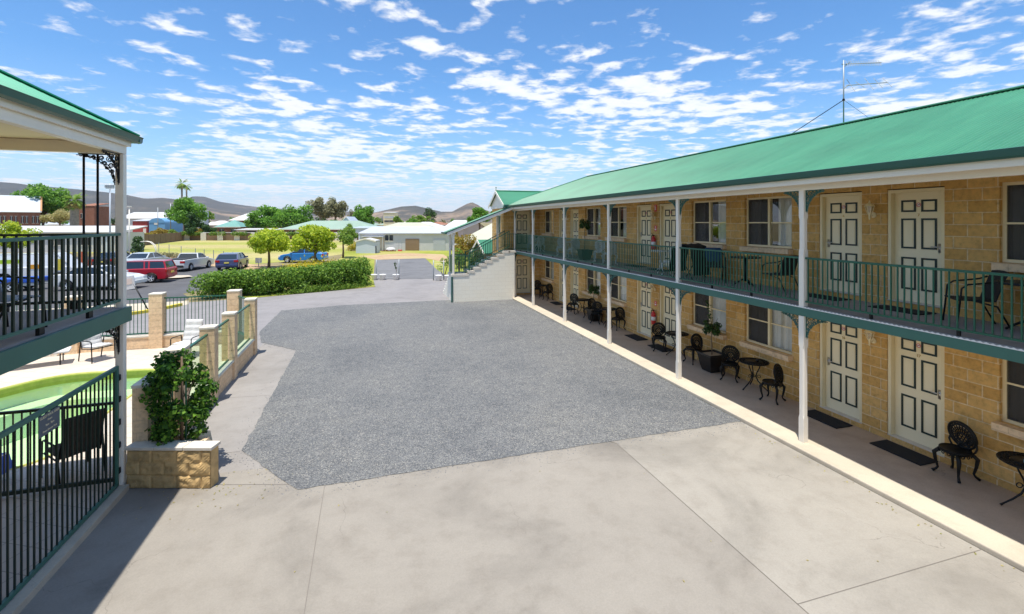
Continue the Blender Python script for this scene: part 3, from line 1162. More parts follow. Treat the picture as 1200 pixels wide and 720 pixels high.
def corrugated(b, x0, z0, x1, z1, ya, yb, top, per=.076, amp=.012, m=0, samples=6):
    """ribbed sheet; ribs run up the slope, top(y) gives how far up (0..1) the sheet reaches at y"""
    n = int((yb - ya) / per * samples)
    L_ = math.hypot(x1 - x0, z1 - z0)
    nx, nz = -(z1 - z0) / L_, (x1 - x0) / L_
    if nz < 0: nx, nz = -nx, -nz
    vs = []
    for i in range(n + 1):
        y = ya + (yb - ya) * i / n
        d = amp * math.sin(2 * PI * i / samples)
        t = top(y)
        vs += [(x0 + nx * d, y, z0 + nz * d), (x0 + (x1 - x0) * t + nx * d, y, z0 + (z1 - z0) * t + nz * d)]
    fs = [(2 * i, 2 * i + 2, 2 * i + 3, 2 * i + 1) for i in range(n)]
    return b.add(vs, fs, m)


b = MB()
top = lambda y: 1 if y <= HY_ else max(.0, (CY - y) / (CY - HY_))
corrugated(b, EX, EZ, RGX, RGZ, YN - .35, CY - .02, top)
b.quad((RGX, YN - .35, RGZ), (RGX, HY_, RGZ), (15.45, CY, EZ), (15.45, YN - .35, EZ))
b.quad((RGX, HY_, RGZ - .002), (EX, CY, EZ), (15.45, CY, EZ - .002))
b.quad((WX, YN - .05, 5.08), (14, YN - .05, 5.08), (RGX, YN - .05, RGZ - .05))
roof = b.build('roof', 'roofgreen', motel)
b = MB()
b.bar((RGX, YN - .4, RGZ + .012), (RGX, HY_, RGZ + .012), .20, .02)
b.tube([(RGX, YN - .4, RGZ + .02), (RGX, HY_, RGZ + .02)], .035, 8)
b.tube([(RGX, HY_, RGZ + .02), (EX + .05, CY - .05, EZ + .02)], .035, 6)
b.build('ridge_cap', 'roofgreen', roof)

# cross wing with gable at the far end
wx0, wy0, wy1, wrz, wez = 7.40, 26.0, 28.6, 6.06, 5.22
b = MB()
dops = [(8.09, 8.94, z - .02, z + 2.04) for z in (.19, 2.77)]
wall_grid(b, wy0, 'X', wx0, WX, 0, 5.15, [(8.03, 9.01, z - .02, z + 2.09) for z in (.19, 2.77)], .16, 1)
b.quad((wx0, wy0, 0), (wx0, wy1, 0), (wx0, wy1, 5.2), (wx0, wy0, 5.2))
b.quad((wx0, wy1, 0), (14, wy1, 0), (14, wy1, 5.2), (wx0, wy1, 5.2))
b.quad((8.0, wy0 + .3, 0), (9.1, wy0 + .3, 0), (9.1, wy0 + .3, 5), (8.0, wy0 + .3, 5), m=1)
b.build('wall', ['block', 'dark'], motel)
b = MB()
ym = (wy0 + wy1) / 2
b.quad((wx0 - .02, wy0 - .35, wez - .1), (wx0 - .02, wy1 + .35, wez - .1), (wx0 - .02, ym, wrz - .06))
b.box(wx0 - .06, wy0 - .05, 5.02, wx0 + .1, wy1 + .05, 5.16)
b.build('gable', 'white', motel)
b = MB()
for ya in (wy0 - .42, wy1 + .42):
    n = 150
    vs = []
    for i in range(n + 1):
        x = 7.27 + 3.7 * i / n
        d = .009 * math.sin(i * 2.1)
        vs += [(x, ya, wez - .02 + d), (x, ym, wrz + d)]
    b.add(vs, [(2 * i, 2 * i + 2, 2 * i + 3, 2 * i + 1) for i in range(n)])
rf = b.build('roof', 'roofgreen', motel)
b = MB()
for ya in (wy0 - .42, wy1 + .42):
    b.bar((7.26, ya, wez - .08), (7.26, ym, wrz - .05), .03, .15)
b.build('barge_board', 'white', rf)
b = MB()
b.tube([(7.26, ym, wrz + .02), (10.4, ym, wrz + .02)], .04, 6)
b.tube([(7.30, ym, wrz), (7.30, ym, wrz + .16)], .018, 5)
b.ball((7.30, ym, wrz + .2), .035, .035, .05, 8, 6)
b.build('ridge_cap', 'roofgreen', rf)
b = MB()
b.box(7.3, wy0 - .46, wez - .14, 7.6, wy0 - .40, wez - .03)
b.build('gutter', 'gutter', motel)
b = MB()
b.box(wx0 - .02, wy0 + .55, 3.55, wx0 + .02, wy0 + 1.05, 4.65)
wob = b.build('window', 'cream', motel)
b = MB().box(wx0 - .03, wy0 + .60, 3.60, wx0 - .01, wy0 + 1.0, 4.60)
b.build('pane', 'dkwin', wob)

# wall lanterns between the door pairs
def lantern():
    b = MB()
    b.cyl((-.012, 0, -.02), .055, .024, 'x', 14)
    b.tube([(-.02, 0, -.02), (-.07, 0, -.05), (-.11, 0, -.02), (-.12, 0, .03)], .010, 6)
    b.lathe([(.012, -.11), (.02, -.02), (.045, .03)], 6, (-.12, 0, 0))
    for j in range(6):
        a = 2 * PI * j / 6
        b.tube([(-.12 + .045 * math.cos(a), .045 * math.sin(a), .03), (-.12 + .075 * math.cos(a), .075 * math.sin(a), .15)], .006, 4)
    b.lathe([(.095, .15), (.055, .20), (.02, .215), (.015, .24), (.004, .27)], 6, (-.12, 0, 0))
    g = MB().lathe([(.042, .032), (.070, .148)], 6, (-.12, 0, 0))
    return b.mesh('wall_lantern', 'cream'), g.mesh('lantern_glass', 'glass')


lm, lgm = lantern()
for k in range(3):
    y = 6.93 + 7.47 * k
    for z in (1.93, 4.40):
        l = link('wall_lantern', lm, motel, (WX, y, z))
        link('lantern_glass', lgm, l)
# ------------------------------------------------------------------ outside stair at the end of the wing
stair = thing('staircase', 'cream block outside staircase with stepped side wall under a sloping green roof', 'staircase', (0, 0, 0))
SY0, SY1 = 24.95, 26.0
nst, tr, rise = 7, .325, .168
b = MB()
# mid landing block and stepped side wall (solid block under the treads)
b.box(4.30, SY0, 0, 5.16, SY1 + .15, 1.36)
x = 5.16
steps = []
for i in range(nst):
    z = 1.48 + rise * (i + 1)
    steps.append((x, x + tr, z))
    b.box(x, SY0, 0, x + tr, SY0 + .19, z - .12)
    x += tr
b.box(x, SY0, 0, 7.72, SY0 + .19, 2.56)
b.build('side_wall', 'plainblock', stair)
b = MB()
b.box(4.25, SY0 - .022, 1.362, 5.19, SY1 + .18, 1.48)
for x0, x1, z in steps:
    b.box(x0 - .05, SY0 - .022, z - .118, x1 + .03, SY1, z)
b.box(x - .05, SY0 - .022, 2.565, 7.83, SY1, 2.66)
b.build('treads', 'cap', stair)
b = MB()
for i in range(8):
    b.box(4.34, SY1 + .16 + i * .28, 0, 5.12, SY1 + .16 + (i + 1) * .28, 1.36 - i * .17)
b.build('lower_flight', 'plainblock', stair)
b = MB()
b.tube([(4.27, SY0 - .04, 0), (4.27, SY0 - .04, 1.36)], .05, 8)
b.build('downpipe', 'gutter', stair)
# timber posts carrying the roof
for px_, py_ in ((4.36, SY0 + .06), (4.36, SY1 + .08)):
    b = MB().box(px_ - .05, py_ - .05, 1.48, px_ + .05, py_ + .05, 3.68)
    b.build('post', 'white', stair, bevel=.008)
b = MB().box(6.98, SY1 - .06, 2.66, 7.08, SY1 + .04, 4.86)
b.build('post', 'white', stair)
# roof over the flight
b = MB()
for yy in (SY0 - .22,):
    n = 90
    vs = []
    for i in range(n + 1):
        y = SY0 - .08 + (SY1 + .38 - SY0) * i / n
        d = .008 * math.sin(i * 2.2)
        vs += [(3.98, y, 3.66 + d), (7.70, y, 5.10 + d)]
    b.add(vs, [(2 * i, 2 * i + 2, 2 * i + 3, 2 * i + 1) for i in range(n)])
rs = b.build('roof', 'roofgreen', stair)
b = MB()
b.bar((3.98, SY0 - .07, 3.585), (7.66, SY0 - .07, 5.015), .03, .13)
b.bar((3.98, SY1 + .28, 3.585), (7.66, SY1 + .28, 5.015), .03, .13)
b.box(4.3, SY0, 3.60, 4.42, SY1 + .15, 3.74)
b.build('fascia', 'white', rs)
b = MB()
b.bar((3.93, SY0 - .085, 3.68), (7.66, SY0 - .085, 5.115), .04, .05)
b.box(3.90, SY0 - .10, 3.60, 4.0, SY1 + .3, 3.69)
b.build('gutter', 'gutter', rs)
# balustrades: landing panel and the two raking rails
b = MB()
for yy in (SY0 + .10, SY1 - .02):
    k = 22
    for i in range(k + 1):
        t = i / k
        xx, zb = 5.2 + t * 2.25, 1.62 + t * 1.17
        b.box(xx - .009, yy - .009, zb + .10, xx + .009, yy + .009, zb + .93)
    b.bar((5.2, yy, 2.56), (7.45, yy, 3.73), .045, .04)
    b.bar((5.2, yy, 1.74), (7.45, yy, 2.91), .035, .03)
for i in range(9):
    xx = 4.45 + i * .09
    b.box(xx - .009, SY0 + .05, 1.6, xx + .009, SY0 + .068, 2.42)
    b.box(xx - .009, SY1 + .05, 1.6, xx + .009, SY1 + .068, 2.42)
b.box(4.42, SY0 + .04, 2.42, 5.22, SY0 + .08, 2.46)
b.box(4.42, SY0 + .04, 1.58, 5.22, SY0 + .08, 1.61)
b.box(4.42, SY1 + .04, 2.42, 5.22, SY1 + .08, 2.46)
b.box(5.18, SY0 + .02, 1.48, 5.24, SY0 + .08, 2.62)
b.box(5.18, SY1 + .0, 1.48, 5.24, SY1 + .06, 2.62)
b.build('balustrade', 'green', stair)
b = MB().box(4.335, SY0 + .12, 1.56, 4.365, SY1 + .02, 2.44)
b.build('landing_panel', 'green', stair)

# ------------------------------------------------------------------ balcony building on the pool side
lodge = thing('balcony_building', 'motel balcony corner with cream post, green rails and deep green roof above the pool gate', 'building', (0, 0, 0))
LX, LYE = -3.74, 9.07
b = MB()
b.box(-9, -4, 0, -5.75, 8.0, 5.4)
b.build('wall', 'block', lodge)
lpost = MB()
for y in (LYE, 5.25, 1.45):
    b = MB().box(LX - .055, y - .055, 0, LX + .055, y + .055, 2.66)
    b.build('post', 'white', lodge, bevel=.005)
    b = MB().box(LX - .055, y - .055, 2.885, LX + .055, y + .055, 5.32)
    b.build('post', 'white', lodge, bevel=.005)
b = MB()
b.box(-5.75, -4, 2.70, LX + .045, LYE + .03, 2.895)
b.build('balcony_floor', 'deck', lodge)
b = MB()
b.box(LX + .05, -4, 2.655, LX + .10, LYE + .12, 2.885)
b.box(-5.75, LYE + .035, 2.655, LX + .047, LYE + .12, 2.885)
b.build('balcony_beam', 'beam', lodge)
for ya, yb in ((5.25, LYE), (1.45, 5.25)):
    b = MB()
    n = round((yb - ya - .12) / .128)
    for k in range(n):
        y = ya + .06 + (yb - ya - .12) * (k + .5) / n
        b.box(LX - .012, y - .012, 3.03, LX + .012, y + .012, 4.03)
    bl = b.build('balustrade', 'trim', lodge)
    MB().box(LX - .026, ya + .055, 4.03, LX + .026, yb - .055, 4.07).build('handrail', 'beam', bl, bevel=.006)
    MB().box(LX - .02, ya + .055, 2.99, LX + .02, yb - .055, 3.03).build('bottom_rail', 'beam', bl)
    for k in range(1, 4):
        y = ya + (yb - ya) * (k - .25) / 3.6
        MB().box(LX - .02, y - .05, 2.897, LX + .02, y + .05, 2.99).build('rail_foot', 'iron', bl)
b = MB()
for k in range(13):
    x = LX - .16 - k * .145
    b.box(x - .012, LYE - .012, 3.03, x + .012, LYE + .012, 4.03)
bl = b.build('balustrade', 'trim', lodge)
MB().box(-5.75, LYE - .024, 4.03, LX - .055, LYE + .024, 4.065).build('handrail', 'trim', bl)
MB().box(-5.75, LYE - .018, 2.99, LX - .055, LYE + .018, 3.03).build('bottom_rail', 'trim', bl)
for x in (-4.35, -5.2): MB().box(x - .05, LYE - .018, 2.897, x + .05, LYE + .018, 2.99).build('rail_foot', 'iron', bl)
for px_ in (101, 115):
    x, y = at(px_, 7.52)
    MB().tube([(x, LYE + .005, 2.897), (x, LYE + .005, 5.30)], .017, 8).build('slim_pole', 'iron', lodge, True)
# brackets
lb3 = lace_bracket(.50, .46).mesh('bracket', 'iron')
o = link('bracket', lb3, lodge, (LX, LYE - .055, 5.318)); o.scale = (1, -1, 1)
o = link('bracket', lb3, lodge, (LX - .055, LYE, 5.318), R(90))
o = link('bracket', lb3, lodge, (LX, LYE - .055, 2.652)); o.scale = (1, -1, 1)
# head beams, fascia, roof
b = MB()
b.box(LX - .055, -4, 5.325, LX + .055, LYE + .055, 5.50)
b.box(-5.75, LYE - .055, 5.325, LX - .057, LYE + .055, 5.50)
b.build('head_beam', 'white', lodge, bevel=.005)
b = MB()
b.box(-9, -4, 5.505, LX + .07, LYE + .065, 5.52)
b.build('soffit', 'ceil', lodge)
b = MB()
b.box(LX + .073, -4, 5.455, LX + .10, LYE + .10, 5.60)
b.box(-9, LYE + .073, 5.455, LX + .07, LYE + .10, 5.60)
b.build('fascia', 'white', lodge)


def gutter_run(b, a, c, out):
    """half-round gutter from a to c; out is the outward horizontal direction"""
    prof = [(0, .0), (.0, -.075), (.055, -.095), (.10, -.07), (.115, -.01), (.125, .01), (.11, .015), (.095, -.02), (.02, -.03)]
    a, c, out = Vector(a), Vector(c), Vector(out)
    k = len(prof)
    vs = [p + out * u + Vector((0, 0, w)) for p in (a, c) for u, w in prof]
    b.add(vs, [(i, (i + 1) % k, (i + 1) % k + k, i + k) for i in range(k)] + [tuple(range(k)), tuple(range(2 * k - 1, k - 1, -1))])


b = MB()
gutter_run(b, (LX + .102, -4, 5.615), (LX + .102, LYE + .215, 5.615), (1, 0, 0))
gutter_run(b, (-9, LYE + .102, 5.615), (LX + .215, LYE + .102, 5.615), (0, 1, 0))
b.build('gutter', 'gutter', lodge)
b = MB()
ex, ey, ez, sl = LX + .16, LYE + .16, 5.625, .545
H_ = 3.6
corrugated(b, ex, ez, ex - H_, ez + H_ * sl, -4, ey, lambda y: min(1, max(0, (ey - y) / H_)))
o = len(b.v)
corrugated(b, ex, ez, ex - H_, ez + H_ * sl, -9 - 0, ex, lambda y: min(1, max(0, (ex - y) / H_)))
# second slope faces the pool: swap x and y about the corner
for i in range(o, len(b.v)):
    x, y, z = b.v[i]
    b.v[i] = (y, x - ex + ey, z)
rf = b.build('roof', 'roofdeep', lodge)
b = MB()
b.bar((ex, ey, ez + .02), (ex - H_, ey - H_, ez + H_ * sl + .02), .17, .02)
b.tube([(ex, ey, ez + .025), (ex - H_, ey - H_, ez + H_ * sl + .025)], .03, 8)
b.build('hip_cap', 'roofdeep', rf)

# ------------------------------------------------------------------ pool, paving and pool fences
pm_, nt, bs_, L = new_mat('pool_pavers')
mp = wpos(nt)
br = N(nt, 'ShaderNodeTexBrick')
br.offset = 0
for k, v in (('Scale', 1), ('Brick Width', .4), ('Row Height', .4), ('Mortar Size', .005), ('Mortar Smooth', .1)): br.inputs[k].default_value = v
br.inputs['Color1'].default_value = (.62, .54, .45, 1)
br.inputs['Color2'].default_value = (.58, .505, .42, 1)
br.inputs['Mortar'].default_value = (.30, .25, .20, 1)
rot = N(nt, 'ShaderNodeMapping')
rot.inputs['Rotation'].default_value = (0, 0, R(28))
L.new(mp, rot.inputs[0])
L.new(rot.outputs[0], br.inputs['Vector'])
L.new(mixc(nt, .5, br.outputs[0], ramp(nt, noise(nt, mp, 2, 5), [(.3, (.86, .85, .84)), (.7, (1.08, 1.08, 1.08))]), 'MULTIPLY'), bs_.inputs['Base Color'])
bs_.inputs['Roughness'].default_value = .85
M['pavers'] = pm_


def rounded(pts, r, n=6):
    out = []
    k = len(pts)
    for i in range(k):
        p, a, c = Vector(pts[i]), Vector(pts[i - 1]), Vector(pts[(i + 1) % k])
        u, v = (a - p).normalized(), (c - p).normalized()
        rr = min(r, (a - p).length * .45, (c - p).length * .45)
        p0, p2 = p + u * rr, p + v * rr
        for j in range(n + 1):
            t = j / n
            q = p0 * (1 - t) ** 2 + p * 2 * t * (1 - t) + p2 * t * t
            out.append((q.x, q.y))
    return out


pool_out = rounded([(-5.30, 10.05), (-5.40, 12.2), (-5.35, 15.78), (-8.0, 15.98), (-9.1, 14.4), (-9.2, 10.05)], .75)
sheet('pool_paving', [[(-14, 5.0), (-3.72, 5.0), (-3.72, 9.2), (-3.66, 17.1), (-4.4, 18.3), (-14, 18.6)]], .10, 'pavers', holes={0: [pool_out]})
eb = MB()
eb.box(-3.735, -4, 0, -3.60, 9.0, .098)
tag(eb.build('kerb', 'conc_kerb'), kind='structure')
tilem = mat('pool_tile', (.42, .45, .10), .4, var=.15, vs=8)
shellm = mat('pool_shell', (.68, .80, .56), .6, var=.06, vs=1)
M['pooltile'], M['poolshell'] = tilem, shellm
b = MB()
k = len(pool_out)
cx_ = sum(p[0] for p in pool_out) / k
cy_ = sum(p[1] for p in pool_out) / k
ins = [(cx_ + (x - cx_) * .80, cy_ + (y - cy_) * .84) for x, y in pool_out]
vs = [(x, y, z) for z in (.10, -.12) for x, y in pool_out] + [(x, y, -.42) for x, y in pool_out] + [(x, y, -.46) for x, y in ins] + [(x, y, -1.15) for x, y in ins]
ci = len(vs)
vs.append((cx_, cy_, -1.25))
fs, ms = [], []
for q in range(4):
    for i in range(k):
        j = (i + 1) % k
        fs.append((q * k + i, q * k + j, q * k + k + j, q * k + k + i))
        ms.append(0 if q == 0 else 1)
for i in range(k):
    fs.append((4 * k + i, 4 * k + (i + 1) % k, ci))
    ms.append(1)
for f, mm in zip(fs, ms): pass
o0 = len(b.v)
b.v += vs
b.f += [list(f) for f in fs]
b.m += ms
tag(b.build('pool_basin', ['pooltile', 'poolshell']), kind='structure')
# bull-nosed coping proud of the paving
b = MB()
b.tube([(x, y, .095) for x, y in pool_out + pool_out[:1]], .035, 6)
tag(b.build('pool_coping', mat('coping', (.50, .50, .12), .6, var=.1, vs=5)), kind='structure')
wm, nt, bs_, L = new_mat('pool_water')
nt.nodes.remove(bs_)
t = N(nt, 'ShaderNodeBsdfTransparent')
t.inputs[0].default_value = (.86, .97, .80, 1)
g = N(nt, 'ShaderNodeBsdfGlossy')
g.inputs['Roughness'].default_value = .03
f = N(nt, 'ShaderNodeFresnel')
f.inputs[0].default_value = 1.33
bm_ = N(nt, 'ShaderNodeBump')
bm_.inputs['Strength'].default_value = .25
bm_.inputs['Distance'].default_value = .02
L.new(noise(nt, wpos(nt), 5, 3, .5, 1.), bm_.inputs['Height'])
L.new(bm_.outputs[0], g.inputs['Normal'])
L.new(bm_.outputs[0], f.inputs['Normal'])
mx = N(nt, 'ShaderNodeMixShader')
L.new(f.outputs[0], mx.inputs[0])
L.new(t.outputs[0], mx.inputs[1])
L.new(g.outputs[0], mx.inputs[2])
L.new(mx.outputs[0], nt.nodes['Material Output'].inputs['Surface'])
M['water'] = wm
sheet('pool_water', [pool_out], -.03, 'water')

# courtyard side wall with glass panels
pw = thing('pool_wall', 'peach block wall with piers and clear glass panels along the courtyard path', 'wall', (0, 0, 0))
WO, WI = -3.43, -3.68
piers = [(10.62, 11.05), (12.68, 12.98), (14.45, 14.75), (16.90, 17.22)]
b = MB().box(WI + .02, 10.9, 0, WO - .02, 17.1, .48)
b.build('low_wall', 'pier', pw)
b = MB()
for i in range(3):
    b.box(WI - .02, piers[i][1] + .002, .482, WO + .02, piers[i + 1][0] - .002, .53)
b.build('sill', 'cap', pw)
for y0, y1 in piers:
    p = MB().box(WI - .03, y0, 0, WO + .03, y1, 1.74).build('pier', 'pier', pw)
    MB().box(WI - .04, y0 - .01, 1.742, WO + .04, y1 + .01, 1.80).build('pier_cap', 'cap', p, bevel=.012)
for i in range(3):
    ya, yb = piers[i][1] + .01, piers[i + 1][0] - .01
    MB().box(WO - .13, ya + .03, .57, WO - .12, yb - .03, 1.60).build('glass_panel', 'poolglass', pw)
    b = MB()
    b.box(WO - .15, ya, 1.60, WO - .10, yb, 1.645)
    b.box(WO - .145, ya, .535, WO - .105, yb, .565)
    b.build('rail', 'green', pw)
# pier nearest the gate and the slim bar panel joining it to the wall
gp = thing('gate_pier_fence', 'short block pier with green bar panel and grey notice behind the vine', 'fence', (0, 0, 0))
b = MB().box(-3.66, 9.24, 0, -3.44, 9.86, 1.53)
b.build('pier', 'pier', gp)
MB().box(-3.67, 9.23, 1.532, -3.43, 9.87, 1.58).build('pier_cap', 'cap', gp)
b = MB()
for i in range(8):
    y = 9.91 + i * .095
    b.box(-3.548, y - .009, .14, -3.53, y + .009, 1.6)
b.box(-3.56, 9.87, 1.60, -3.52, 10.61, 1.64)
b.box(-3.555, 9.87, .11, -3.525, 10.61, .14)
b.build('bar_panel', 'green', gp)
MB().box(-3.50, 10.15, 1.28, -3.49, 10.58, 1.58).build('notice_board', 'signgrey', gp)

# back fence: low block wall, piers, green bars
bf = thing('pool_back_fence', 'peach block pool fence with tall piers and upright green bars facing the car park', 'fence', (0, 0, 0))
B0 = (-4.30, 18.40)
b = MB()
b.box(-14, 18.42, 0, -4.2, 18.62, .47)
b.build('low_wall', 'pier', bf)
MB().box(-14, 18.40, .472, -4.2, 18.64, .52).build('sill', 'cap', bf)
bp = [-4.36, -6.62, -8.9, -11.1, -13.3]
for x in bp:
    p = MB().box(x - .19, 18.34, 0, x + .19, 18.70, 1.85).build('pier', 'pier', bf)
    MB().box(x - .20, 18.33, 1.852, x + .20, 18.71, 1.90).build('pier_cap', 'cap', p, bevel=.012)
for i in range(4):
    xa, xb = bp[i] - .19, bp[i + 1] + .19
    b = MB()
    n = round((xa - xb) / .105)
    for k in range(n):
        x = xb + (xa - xb) * (k + .5) / n
        b.box(x - .008, 18.51, .60, x + .008, 18.526, 1.70)
    b.box(xb, 18.50, 1.70, xa, 18.54, 1.74)
    b.box(xb, 18.50, .56, xa, 18.54, .60)
    b.build('bar_panel', 'green', bf)
# short splayed return to the courtyard wall
b = MB()
b.bar((-4.2, 18.35, 1.70), (-3.6, 17.25, 1.70), .04, .04)
for k in range(9):
    t = (k + .5) / 9
    b.box(-4.2 + .6 * t - .008, 18.35 - 1.1 * t - .008, .5, -4.2 + .6 * t + .008, 18.35 - 1.1 * t + .008, 1.7)
b.bar((-4.2, 18.35, .25), (-3.6, 17.25, .25), .14, .5, 0)
b.build('bar_panel', 'green', bf)
# pierced block screen
b = MB()
for k in range(7):
    for j in range(4):
        x, z = -10.7 + k * .22, .12 + j * .22
        b.bar((x, 18.2, z), (x + .22, 18.2, z + .22), .06, .035, up=(0, 1, 0))
        b.bar((x + .22, 18.2, z), (x, 18.2, z + .22), .061, .035, up=(0, 1, 0))
b.box(-10.74, 18.16, .10, -9.14, 18.24, .13)
b.box(-10.74, 18.16, 1.0, -9.14, 18.24, 1.05)
b.build('pierced_screen', 'cap', bf)

# fence across the balcony end and the gate leaf towards the court
xf = thing('pool_cross_fence', 'dark green bar fence running from the balcony post towards the pool', 'fence', (0, 0, 0))
b = MB()
for k in range(24):
    x = LX - .10 - k * .105
    b.box(x - .008, LYE - .008, .2, x + .008, LYE + .008, 1.36)
b.build('bar_panel', 'trim', xf)
b = MB()
b.box(-6.3, LYE - .02, 1.36, LX - .07, LYE + .02, 1.40)
b.box(-6.3, LYE - .02, .14, LX - .07, LYE + .02, .20)
b.build('rail', 'trim', xf)
gate = thing('pool_gate', 'tall dark green bar gate carrying a pool notice under the balcony', 'gate', (0, 0, 0))
b = MB()
n = 33
ga, gb = 5.32, 8.90
for k in range(n):
    y = ga + (gb - ga) * (k + .5) / n
    b.box(LX - .0085, y - .0085, .17, LX + .0085, y + .0085, 1.94)
b.build('bar_panel', 'trim', gate)
b = MB()
b.box(LX - .025, ga, 1.94, LX + .025, gb, 1.995)
b.box(LX - .022, ga, .115, LX + .022, gb, .17)
b.box(LX - .025, gb, .115, LX + .025, gb + .05, 1.995)
b.build('gate_frame', 'beam', gate, bevel=.004)
for z in (.34, .74, 1.10, 1.46, 1.80):
    MB().box(LX - .03, gb + .052, z - .045, LX + .03, gb + .11, z + .045).build('hinge', 'iron', gate, bevel=.006)
# notice
ys0, ys1 = 7.92, 8.42
sg = MB().box(LX + .030, 7.02, 1.68, LX + .036, 7.42, 1.935).build('notice_board', 'signgrey', gate)
rot_ = (R(90), 0, R(90))
text('lettering', 'GUEST POOL AREA', .043, 'signgold', sg, (LX + .038, 7.22, 1.903), rot_, .001)
text('lettering', 'Hours', .034, 'signgold', sg, (LX + .038, 7.22, 1.85), rot_, .001)
text('lettering', '9am - 9pm', .038, 'signgold', sg, (LX + .038, 7.22, 1.795), rot_, .001)
text('lettering', 'Please Shower First', .034, 'signgold', sg, (LX + .038, 7.22, 1.73), rot_, .001)

# planter wall in front of the vine
pl = thing('planter_wall', 'low rock-faced sandstone planter wall beside the balcony post', 'planter', (0, 0, 0))
a0, a1 = Vector((-3.66, 9.07, 0)), Vector((-2.38, 8.67, 0))
d = (a1 - a0).normalized()
nrm = Vector((-d.y, d.x, 0))
b = MB()
# subdivided face roughened like split stone
pts_b = []
NX, NZ = 54, 26
L0 = (a1 - a0).length
rr = np.random.default_rng(3)
hm = rr.normal(size=(NX + 1, NZ + 1))
for _ in range(2):
    hm = (hm + np.roll(hm, 1, 0) + np.roll(hm, -1, 0) + np.roll(hm, 1, 1) + np.roll(hm, -1, 1)) / 5
hm = hm / np.abs(hm).max()


def depth(u, z, i, j):
    row = int(z / .205)
    uu = u + (.2 if row % 2 else 0)
    e = min((uu % .4), .4 - (uu % .4), (z % .205), .205 - (z % .205))
    return -.004 if e < .009 else .012 + .016 * hm[i, j] + min(.012, e * .2)


vs = []
for i in range(NX + 1):
    for j in range(NZ + 1):
        u, z = L0 * i / NX, .61 * j / NZ
        p = a0 + d * u - nrm * depth(u, z, i, j)
        vs.append((p.x, p.y, z))
b.add(vs, [(i * (NZ + 1) + j, (i + 1) * (NZ + 1) + j, (i + 1) * (NZ + 1) + j + 1, i * (NZ + 1) + j + 1) for i in range(NX) for j in range(NZ)])
q = [a0, a1, a1 + nrm * .2, a0 + nrm * .2]
b.prism([(p.x, p.y) for p in q], 0, .61)
b.build('wall', mat('split_sandstone', (.56, .38, .17), .95, var=.28, vs=5, bs=45, bstr=.5), pl)
q = [a0 - d * .02 - nrm * .03, a1 + d * .03 - nrm * .03, a1 + d * .03 + nrm * .22, a0 - d * .02 + nrm * .22]
b = MB()
for k in range(3):
    s0, s1 = k / 3 + (.003 if k else 0), (k + 1) / 3 - .003
    b.prism([tuple((q[0] + (q[1] - q[0]) * s0).xy), tuple((q[0] + (q[1] - q[0]) * s1).xy), tuple((q[3] + (q[2] - q[3]) * s1).xy), tuple((q[3] + (q[2] - q[3]) * s0).xy)], .615, .665)
b.build('capstone', 'cap', pl, bevel=.006)
b = MB()
w0, w1 = a1 + nrm * .2 - d * .2, Vector((-2.62, 9.95, 0))
b.prism([(-2.56, 8.93), (-2.36, 8.87), (-2.75, 10.0), (-2.95, 10.0)], 0, .42)
b.prism([(-3.42, 9.90), (-2.80, 9.90), (-2.80, 10.05), (-3.42, 10.05)], 0, .42)
b.build('inner_wall', 'pier', pl)
b = MB().prism([(-3.42, 9.24), (-2.58, 8.97), (-2.90, 9.95), (-3.42, 9.95)], .02, .36)
b.build('soil', 'soil', pl)
# ------------------------------------------------------------------ furniture
def legs_part(parent, metal, spots, hip, foot, r=.019):
    for sx_, sy_ in spots:
        x, y = sx_, sy_
        sg_x, sg_y = (1 if x > 0 else -1), (1 if y > 0 else -1)
        pts = [(x * .8, y * .8, hip), (x * 1.12, y * 1.12, hip * .80), (x * 1.05, y * 1.05, hip * .5), (x * .92, y * .92, hip * .22), (x * 1.02, y * 1.02, .05), (x * 1.22, y * 1.22, .014)]
        MB().tube(pts, [r * 1.5, r * 1.7, r * 1.2, r * .9, r, r * 1.25], 7).build('leg', metal, parent, True)


